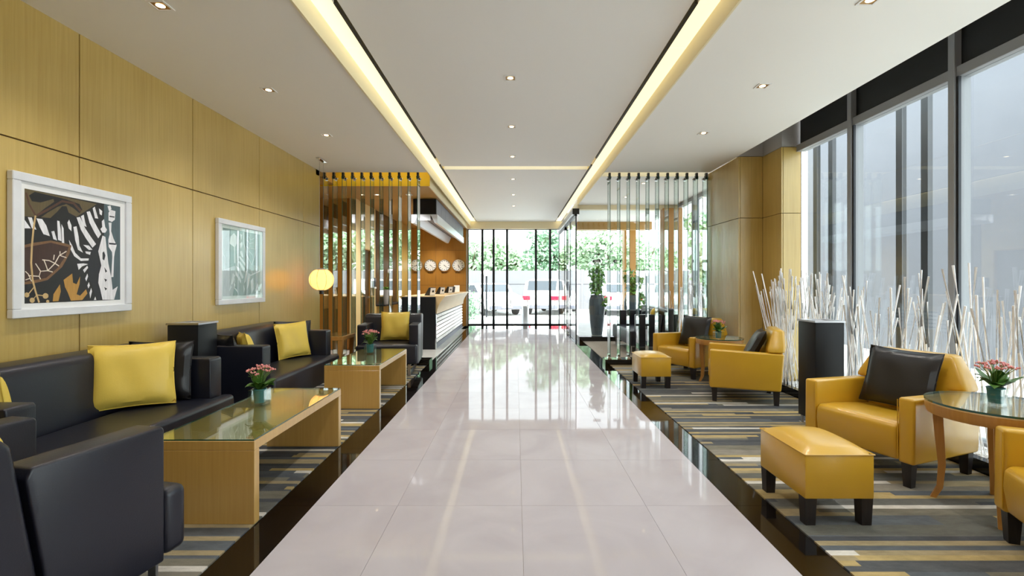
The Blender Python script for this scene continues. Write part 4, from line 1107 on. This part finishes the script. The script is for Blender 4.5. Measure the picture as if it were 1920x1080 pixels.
PALE_SHAPES=[
 ('pale',[(5.001,1.435),(5.208,1.489),(5.275,1.443),(5.175,1.164),(5.001,1.167)]),
 ('mid',[(5.275,1.745),(5.379,1.874),(5.388,1.745),(5.45,1.609),(5.552,1.512),(5.733,1.497),(5.733,1.163),(5.275,1.169),(5.208,1.383)]),
 ('white',[(5.118,1.723),(5.134,1.8),(5.199,1.845),(5.249,1.811),(5.258,1.744),(5.216,1.692),(5.224,1.519),(5.208,1.518),(5.199,1.691)]),
 ('white',[(5.258,1.875),(5.295,1.876),(5.275,1.658),(5.258,1.54),(5.249,1.675)]),
 ('white',[(5.283,1.59),(5.309,1.601),(5.414,1.527),(5.423,1.487)]),
 ('white',[(5.275,1.54),(5.309,1.542),(5.405,1.466),(5.4,1.416)]),
 ('white',[(5.232,1.49),(5.309,1.463),(5.379,1.366),(5.352,1.346)]),
 ('white',[(5.224,1.441),(5.275,1.394),(5.275,1.355),(5.224,1.393)]),
 ('white',[(5.175,1.411),(5.224,1.383),(5.142,1.296)]),
 ('white',[(5.423,1.437),(5.459,1.448),(5.423,1.326),(5.396,1.296)]),
 ('white',[(5.478,1.418),(5.524,1.398),(5.487,1.286),(5.45,1.225)]),
 ('white',[(5.11,1.211),(5.134,1.287),(5.158,1.258)]),
 ('white',[(5.191,1.258),(5.258,1.228),(5.275,1.189)]),
 ('white',[(5.524,1.398),(5.729,1.455),(5.729,1.439),(5.524,1.383)]),
 ('white',[(5.309,1.738),(5.352,1.762),(5.361,1.733),(5.326,1.681)]),
 ('white',[(5.309,1.65),(5.352,1.663),(5.379,1.585),(5.344,1.593)]),
 ('white',[(5.309,1.847),(5.352,1.841),(5.335,1.78)]),
 ('white',[(5.134,1.287),(5.191,1.363),(5.211,1.344),(5.166,1.287)]),
 ('white',[(5.379,1.286),(5.405,1.236),(5.388,1.181)]),
 ('white',[(5.524,1.327),(5.58,1.368),(5.59,1.234),(5.543,1.178)]),
 ('white',[(5.619,1.202),(5.667,1.306),(5.727,1.211),(5.697,1.211),(5.667,1.254),(5.648,1.202)]),
 ('white',[(5.292,1.384),(5.335,1.326),(5.326,1.296),(5.283,1.345)]),
 ('white',[(5.191,1.306),(5.224,1.286),(5.211,1.248)]),
 ('white',[(5.372,1.873),(5.381,1.744),(5.444,1.607),(5.554,1.508),(5.626,1.639),(5.646,1.871),(5.63,1.869),(5.611,1.639),(5.55,1.516),(5.457,1.611),(5.395,1.746),(5.386,1.875)]),
 ('white',[(4.998,1.615),(5.036,1.567),(5.028,1.436),(5.034,1.436),(5.042,1.567),(5.003,1.617)]),
 ('white',[(5.447,1.789),(5.504,1.753),(5.581,1.769),(5.58,1.773),(5.507,1.757),(5.453,1.792)]),
 ('white',[(5.502,1.755),(5.483,1.671),(5.559,1.624),(5.564,1.627),(5.491,1.673),(5.509,1.755)]),
 ('white',[(5.484,1.833),(5.523,1.795),(5.601,1.823),(5.598,1.826),(5.525,1.799),(5.49,1.836)]),
 ('white',[(5.524,1.693),(5.6,1.698),(5.6,1.702),(5.524,1.697)]),
 ('white',[(5.439,1.718),(5.483,1.691),(5.502,1.612),(5.509,1.612),(5.49,1.693),(5.444,1.721)]),
 ('white',[(5.538,1.449),(5.557,1.408),(5.566,1.41),(5.547,1.451)]),
 ('white',[(5.633,1.473),(5.643,1.431),(5.653,1.432),(5.643,1.474)]),
]
def picture(y0, y1, z0, z1, p0, p1, q0, q1, shapes, bgm, lb, glazed):
    X = XL
    r = empty('picture', (X, (y0 + y1) / 2, z0)); tag(r, lb, 'picture', 'framed prints on the oak wall')
    cy, cz = (y0 + y1) / 2, z0
    t = .055
    fr = empty('frame', (0, 0, 0)); fr.parent = r
    for a, b, c, d in ((y0, y1, z0, z0 + t), (y0, y1, z1 - t, z1), (y0, y0 + t, z0 + t, z1 - t), (y1 - t, y1, z0 + t, z1 - t)):
        bm = B(); box(bm, .002, .042, a - cy + .0005, b - cy - .0005, c - cz + .0005, d - cz - .0005); bevel(bm, .004, 1); obj('frame_bar', bm, 'whitewash', fr)
    bm = B(); box(bm, .002, .028, y0 + t - cy, y1 - t - cy, z0 + t - cz, z1 - t - cz); obj('mat_board', bm, 'white', r)
    bm = B(); box(bm, .028, .0285, p0 - cy, p1 - cy, q0 - cz, q1 - cz); pr = obj('print', bm, bgm, r)
    laid = []
    for i, (cname, pts) in enumerate(shapes):
        bm = B()
        P = [(min(max(a, p0), p1), min(max(b, q0), q1)) for a, b in pts]
        bb = (min(a for a, b in P), max(a for a, b in P), min(b for a, b in P), max(b for a, b in P))
        lv = 1 + max([l for (c0, c1, c2, c3, l) in laid if c0 < bb[1] and c1 > bb[0] and c2 < bb[3] and c3 > bb[2]] + [0])
        laid.append(bb + (lv,)); xx = .0286 + lv * .00005
        f = bm.faces.new([bm.verts.new((xx, a - cy, b - cz)) for a, b in P])
        f.normal_update(); bmesh.ops.triangulate(bm, faces=[f])
        obj('motif', bm, 'ink_' + cname, pr)
    if glazed: bm = B(); box(bm, .037, .039, y0 + t - cy, y1 - t - cy, z0 + t - cz, z1 - t - cz); obj('picture_glass', bm, 'pane_clear', r)
picture(2.90, 3.803, 1.084, 1.986, 2.982, 3.703, 1.173, 1.889, ZEBRA_SHAPES, 'print_bg', 'framed print of zebra stripes, leaves and pods in a whitewashed frame', False)
picture(4.912, 5.828, 1.074, 1.972, 5.001, 5.733, 1.165, 1.880, PALE_SHAPES, 'print_glare', 'framed grey-green print with window glare put into its pale colours, in a white frame above the far loveseat', True)

# ================================================================== PENDANT
pd = empty('pendant_lamp', (-2.76, 6.82, 0)); tag(pd, 'glowing woven globe pendant hanging by the oak wall', 'pendant lamp')
zc, R = 1.352, .162
bm = B(); box(bm, -.03, .03, -.13, .13, HC - .018, HC); bevel(bm, .004, 1); obj('ceiling_plate', bm, 'chrome', pd)
bm = B()
for dy in (-.07, .07): tube(bm, [(0, dy, HC - .018), (0, dy * .8, zc + R * .93)], .0018, 5)
obj('suspension_wire', bm, 'steel', pd)
nseg = 8
for k in range(nseg):
    bm = B(); a0, a1 = 2 * PI * k / nseg + .02, 2 * PI * (k + 1) / nseg - .02; g_ = []
    for i in range(13):
        ph = -1.12 + 2.14 * i / 12
        g_.append([bm.verts.new(((R + .004 * math.sin(PI * q / 6)) * math.cos(ph) * math.cos(a0 + (a1 - a0) * q / 6), (R + .004 * math.sin(PI * q / 6)) * math.cos(ph) * math.sin(a0 + (a1 - a0) * q / 6), zc + R * math.sin(ph))) for q in range(7)])
    for a, b in zip(g_, g_[1:]):
        for q in range(6): bm.faces.new((a[q], a[q + 1], b[q + 1], b[q]))
    obj('shade_segment', bm, 'shade', pd, True)
    bm = B(); a = 2 * PI * k / nseg
    tube(bm, [(R * 1.005 * math.cos(p) * math.cos(a), R * 1.005 * math.cos(p) * math.sin(a), zc + R * 1.005 * math.sin(p)) for p in [-1.15 + 2.2 * i / 12 for i in range(13)]], .003, 5); obj('rib', bm, 'wood_side', pd)
bm = B(); lathe(bm, [(R * math.cos(p), zc + R * math.sin(p)) for p in (1.02, 1.15, 1.3, 1.45)], 24); obj('top_cap', bm, 'grey_paint', pd, True)
bm = B(); lathe(bm, [(R * math.cos(p), zc + R * math.sin(p)) for p in (-1.5, -1.4, -1.25, -1.12)], 24); obj('bottom_cap', bm, 'grey_paint', pd, True)
bm = B(); cyl(bm, 0, 0, zc - R - .045, zc - R * .98, .03, 12); obj('finial', bm, 'darkwood', pd)
bm = B(); bmesh.ops.create_uvsphere(bm, u_segments=16, v_segments=10, radius=.04, matrix=Matrix.Translation((0, 0, zc))); obj('bulb', bm, mat('bulb_glow', srgb(255, 230, 190), .5, emit=srgb(255, 214, 150), estr=7, bump=.01), pd, True)
Lp = bpy.data.lights.new('pendant_glow', 'POINT'); Lp.energy = 1.6; Lp.color = (1, .78, .5); Lp.shadow_soft_size = .06
lo = bpy.data.objects.new('pendant_glow', Lp); COL.objects.link(lo); lo.parent = pd; lo.location = (0, 0, zc)

# ================================================================== STICKS
def stick_mesh(seed, L):
    rnd = random.Random(seed); bm = B()
    pts = [(0, 0, 0)]
    for i in range(1, 4): pts.append((rnd.uniform(-.012, .012), rnd.uniform(-.012, .012), L * i / 3))
    tube(bm, pts, .0045, 6, .0078)
    return mesh_of('stick', bm, 'stick', True)
STK = [stick_mesh(i, 1.0) for i in range(6)]
def sticks(n, x0, x1, y0, y1, z, seed, lb, grp, hmin=.95, hmax=1.42, clump=None, lean=.26):
    rnd = random.Random(seed)
    for i in range(n):
        x = rnd.uniform(x0, x1)
        y = rnd.uniform(y0, y1) if not clump else min(max(rnd.gauss(rnd.choice(clump), .22), y0), y1)
        L = rnd.uniform(hmin, hmax)
        ty = rnd.gauss(0, lean * .55); ty = max(-lean, min(lean, ty))
        room = min((x1 + .03 - x), .2) / L
        tx = rnd.uniform(-.16, max(-.02, room))
        o = put('stick', STK[i % 6], None, (x, y, z), (-ty, tx, 0)); o.rotation_mode = 'XYZ'
        sr = rnd.uniform(.75, 1.15); o.scale = (sr, sr, L)
        tag(o, lb, 'stick', grp)
sticks(190, 3.31, 3.50, 1.9, 5.95, .04, 11, 'white painted stick standing in the pebble bed by the tall window', 'white sticks along the window', clump=[2.1, 2.5, 2.9, 3.3, 3.7, 4.1, 4.5, 4.9, 5.3, 5.7])
sticks(46, 3.28, 3.36, 5.75, 6.05, .04, 12, 'white painted stick in the clump before the stepped oak column', 'white sticks by the oak column', hmin=1.05, hmax=1.46)
sticks(46, 3.30, 3.50, 8.4, 10.4, .04, 13, 'white painted stick in the bed behind the far sofa', 'white sticks behind the far sofa', hmin=1.0, hmax=1.45)
sticks(26, -1.4, 1.3, 15.07, 15.16, -.05, 14, 'thin white stick outside the foot of the end window', 'white sticks outside the end window', hmin=.8, hmax=1.2, lean=.1)

# ================================================================== PLANTERS
def planter(x, y, z, lb, seed, trail):
    r = empty('tall_planter', (x, y, z)); tag(r, lb, 'planter', 'tall charcoal planters')
    bm = B(); lathe(bm, [(.115, 0), (.125, .02), (.165, .35), (.185, .62), (.18, .80), (.145, .90), (.15, .925), (.13, .925), (.125, .88)], 32); obj('pot', bm, 'charcoal', r, True)
    bm = B(); lathe(bm, [(.124, .87), (.124, .885)], 20); obj('soil', bm, 'soil', r)
    rnd = random.Random(seed); bm = B(); tips = []
    for k in range(9):
        a = k * 2.4; rr = rnd.uniform(.05, .20); H = rnd.uniform(.35, .72)
        P = [(.04 * math.cos(a), .04 * math.sin(a), .88), (rr * .6 * math.cos(a), rr * .6 * math.sin(a), .88 + H * .6), (rr * math.cos(a), rr * math.sin(a), .88 + H)]
        tube(bm, P, .006, 5, .003)
        for q in range(17):
            t = rnd.uniform(.12, 1); b_ = Vector(P[0]).lerp(Vector(P[1]), min(1, t * 2)) if t < .5 else Vector(P[1]).lerp(Vector(P[2]), t * 2 - 1); tips.append(b_)
    for k in range(trail):
        a = rnd.uniform(-1.2, .6); P = [(.10 * math.cos(a), .1 * math.sin(a), .93), (.21 * math.cos(a), .21 * math.sin(a), .90), (.24 * math.cos(a), .24 * math.sin(a), .55 + .1 * k)]
        tube(bm, P, .004, 5, .003)
        for q in range(7): tips.append(Vector(P[1]).lerp(Vector(P[2]), q / 6))
    obj('stems', bm, 'stem', r)
    for b_ in tips:
        put('leaf', PL[rnd.randrange(2)], r, tuple(b_), (rnd.uniform(-.6, .6), rnd.uniform(-.3, .9), rnd.uniform(0, 6.28)))
PL = [mesh_of('leaf', leaf_mesh(.17, .050, .6), 'leaf_light', True), mesh_of('leaf', leaf_mesh(.14, .042, .9), 'leaf_light', True)]
planter(1.885, 11.15, .10, 'tall charcoal planter with leafy plant nearest the sliding door', 21, 2)
planter(2.70, 11.15, .10, 'tall charcoal planter with trailing plant behind the far sofa', 22, 5)

# ================================================================== RECEPTION COUNTER
rc = empty('reception_counter', (-1.75, 11.9, 0)); tag(rc, 'reception counter with curved pale wood front and pale stone slats', 'counter')
ox, oy = -1.75, 11.9
bm = B(); box(bm, -2.24 - ox, -1.575 - ox, 9.40 - oy, 9.46 - oy, 0.001, 1.03); bevel(bm, .003, 1); obj('end_panel', bm, 'blackbox', rc)
bm = B(); box(bm, -1.575 - ox, -1.56 - ox, 9.395 - oy, 9.46 - oy, 0.001, .70); obj('corner_trim', bm, 'chrome', rc)
bm = B(); box(bm, -1.66 - ox, -1.60 - ox, 9.462 - oy, 14.2 - oy, 0.10, .70); obj('carcass', bm, 'blackbox', rc)
bm = B(); box(bm, -1.66 - ox, -1.58 - ox, 9.462 - oy, 14.2 - oy, 0.001, .10); obj('plinth', bm, 'bluegrey', rc)
pr = [(-1.60 - ox, .70)]
for i in range(11):
    t = i / 10
    pr.append((-1.558 + .155 * (t ** 2.0) - ox, .695 + .335 * t))
pr += [(-1.60 - ox, 1.03)]
bm = B(); prism(bm, pr, 'y', 9.462 - oy, 14.25 - oy); obj('curved_front', bm, 'counterwood', rc, True)
bm = B(); box(bm, -2.2 - ox, -1.40 - ox, 9.462 - oy, 14.25 - oy, 1.031, 1.05); bevel(bm, .003, 1); obj('worktop', bm, 'counterwood', rc)
for i in range(7):
    z = .125 + i * .081
    bm = B(); prism(bm, [(-1.60 - ox, z), (-1.562 - ox, z + .004), (-1.580 - ox, z + .056), (-1.60 - ox, z + .06)], 'y', 9.47 - oy, 14.15 - oy); obj('slat', bm, 'slat', rc)
# canopy over the counter
cp = empty('counter_canopy', (-1.79, 11.8, 2.45)); tag(cp, 'dark suspended canopy with bright metal rails over the counter', 'canopy')
bm = B(); box(bm, -.225, .225, -2.38, 2.4, .20, .505); bevel(bm, .003, 1); obj('hood', bm, 'blackbox', cp)
for i in range(8):
    bm = B(); box(bm, .226, .236, -2.38 + i * .5975 + .004, -2.38 + (i + 1) * .5975 - .004, .205, .50); obj('side_panel', bm, 'bluegrey', cp)
for s in (-1, 1):
    bm = B(); prism(bm, [(s * .255, .198), (s * .12, .198), (s * .20, .03), (s * .255, .03)], 'y', -2.40, 2.4); obj('rail', bm, 'canopy_light', cp)
bm = B(); box(bm, -.12, .12, -2.40, -2.38, .08, .198); obj('front_cross_piece', bm, 'canopy_light', cp)
bm = B(); box(bm, -.05, .05, -2.2, 2.2, .17, .19); obj('light_strip', bm, 'bluegrey', cp)
# clocks
CX = [-3.0 + .42 * i for i in range(4)]
def clock(x, hh, mm, lb):
    r = empty('wall_clock', (x, 14.55, 1.84)); tag(r, lb, 'clock', 'clocks on the reception wall')
    R_ = Matrix.Rotation(PI / 2, 3, 'X')
    def rot(bm): bmesh.ops.rotate(bm, cent=(0, 0, 0), matrix=R_, verts=bm.verts[:]); return bm
    bm = B(); lathe(bm, [(.165, .002), (.185, .01), (.188, .035), (.176, .05), (.165, .045), (.163, .03)], 36, cap=False); obj('rim', rot(bm), 'chrome', r, True)
    bm = B(); lathe(bm, [(.163, .02), (.163, .028)], 36); obj('face', rot(bm), 'clockface', r)
    bm = B()
    for k in range(12):
        a = k * PI / 6; c_, s_ = math.sin(a), math.cos(a); t_ = .008
        for q in [(.118, .148)]:
            v = [bm.verts.new((q[i] * c_ + s_ * e, -.030, q[i] * s_ - c_ * e)) for i, e in ((0, -t_), (1, -t_), (1, t_), (0, t_))]; bm.faces.new(v)
    obj('hour_marks', bm, 'ink', r)
    for nm, a, L, t_ in (('hour_hand', (hh + mm / 60) * PI / 6, .085, .009), ('minute_hand', mm * PI / 30, .13, .006)):
        bm = B(); c_, s_ = math.sin(a), math.cos(a)
        P = [(-.02, -t_), (L, -t_ * .6), (L, t_ * .6), (-.02, t_)]
        prism(bm, [(q * c_ + s_ * e, q * s_ - c_ * e) for q, e in P], 'y', -.036, -.032); obj(nm, bm, 'ink', r)
for i, (x, hh, mm) in enumerate(zip(CX, (8, 4, 4, 5), (22, 22, 22, 24))):
    clock(x, hh, mm, ['round white wall clock behind the last glass fins', 'second round white wall clock from the fins', 'third round white wall clock from the fins', 'round white wall clock nearest the end window'][i])
    pl = empty('clock_nameplate', (x, 14.545, 1.60)); tag(pl, 'tiny dark city lettering under the ' + ['clock behind the fins', 'second clock from the fins', 'third clock from the fins', 'clock nearest the end window'][i], 'lettering', 'lettering under the clocks')
    rnd = random.Random(i)
    for k in range(6):
        bm = B(); a = -.085 + k * .029; box(bm, a, a + .008, 0, .004, 0, .034)
        box(bm, a + .008, a + .019, 0, .004, rnd.choice((0, .013, .026)), rnd.choice((0.008, .021, .034)) if False else .034 * (k % 2) * 0 + .034 - .006 * (k % 3)); obj('letter', bm, 'text', pl)
# things on the counter
def stand(x, y, lb, white=True):
    r = empty('desk_stand', (x, y, 1.05), 0); tag(r, lb, 'desk stand', 'stands on the counter')
    bm = B(); prism(bm, [(-.10, 0), (.055, 0), (.085, .15), (.04, .165)], 'x', -.07, .07)
    bmesh.ops.rotate(bm, cent=(0, 0, 0), matrix=Matrix.Rotation(-2.25, 3, 'Z'), verts=bm.verts[:]); obj('wedge_body', bm, 'black_plastic', r)
    if white:
        bm = B(); prism(bm, [(.058, .01), (.063, .01), (.092, .15), (.087, .15)], 'x', -.062, .062)
        bmesh.ops.rotate(bm, cent=(0, 0, 0), matrix=Matrix.Rotation(-2.25, 3, 'Z'), verts=bm.verts[:]); f = obj('front_panel', bm, 'white', r)
        bm = B(); prism(bm, [(.080, .065), (.084, .065), (.092, .105), (.088, .105)], 'x', -.02, .022)
        bmesh.ops.rotate(bm, cent=(0, 0, 0), matrix=Matrix.Rotation(-2.25, 3, 'Z'), verts=bm.verts[:]); obj('mark', bm, 'black_plastic', f)
stand(-1.73, 9.72, 'black wedge stand with white front at the near end of the counter')
stand(-1.73, 11.0, 'second black wedge stand with white front along the counter')
stand(-1.73, 12.35, 'third black wedge stand with white front along the counter')
stand(-1.74, 12.95, 'plain black wedge stand at the far part of the counter', False)
cd = empty('card_holder', (-1.70, 13.85, 1.05)); tag(cd, 'small white card holder at the far end of the counter', 'card holder')
bm = B(); prism(bm, [(-.03, 0), (-.022, 0), (.022, .19), (.014, .19)], 'x', -.08, .08); obj('card', bm, 'white', cd, False, None, (0, 0, .0))
bm = B(); box(bm, -.08, .08, -.03, .05, 0, .008); obj('base', bm, 'vaseglass', cd)
# reception niche: vase with orchid, wall intercom
ov = empty('orchid_vase', (-2.985, 11.05, .81)); tag(ov, 'tall grey vase with a white orchid on the reception ledge', 'vase')
bm = B(); lathe(bm, [(.045, 0), (.05, .01), (.075, .33), (.078, .34), (.068, .34), (.06, .3)], 20); obj('vase', bm, 'grey_paint', ov, True)
bm = B(); tube(bm, [(0, 0, .3), (.02, -.02, .6), (.05, .04, .78), (.06, .12, .80)], .004, 5); obj('stem', bm, 'stem', ov)
for k in range(5):
    put('leaf', PL[k % 2], ov, (0, 0, .33), (0, -.2, k * 1.3))
for k in range(4):
    bm = B()
    for q in range(5):
        a = q * 2 * PI / 5; c_, s_ = math.cos(a), math.sin(a)
        v = [bm.verts.new(p) for p in ((0, 0, 0), (.0, c_ * .03 - s_ * .018, s_ * .03 + c_ * .018), (.006, c_ * .055, s_ * .055), (.0, c_ * .03 + s_ * .018, s_ * .03 - c_ * .018))]; bm.faces.new(v)
    obj('blossom', bm, 'orchid', ov, True, (.05 + .005 * k, .00 + .045 * k, .77 + .012 * (k % 2)))
ic = empty('wall_intercom', (-3.145, 10.66, 1.22)); tag(ic, 'small black and white intercom on the pale reception wall', 'intercom')
bm = rbox(0, .03, -.06, .06, 0, .20, .006, 1); obj('housing', bm, 'black_plastic', ic)
bm = B(); box(bm, .03, .034, -.04, .04, .12, .18); obj('display', bm, 'bluegrey', ic)
bm = B(); box(bm, 0, .035, -.06, .06, -.04, -.005); obj('card_slot', bm, 'white', ic)
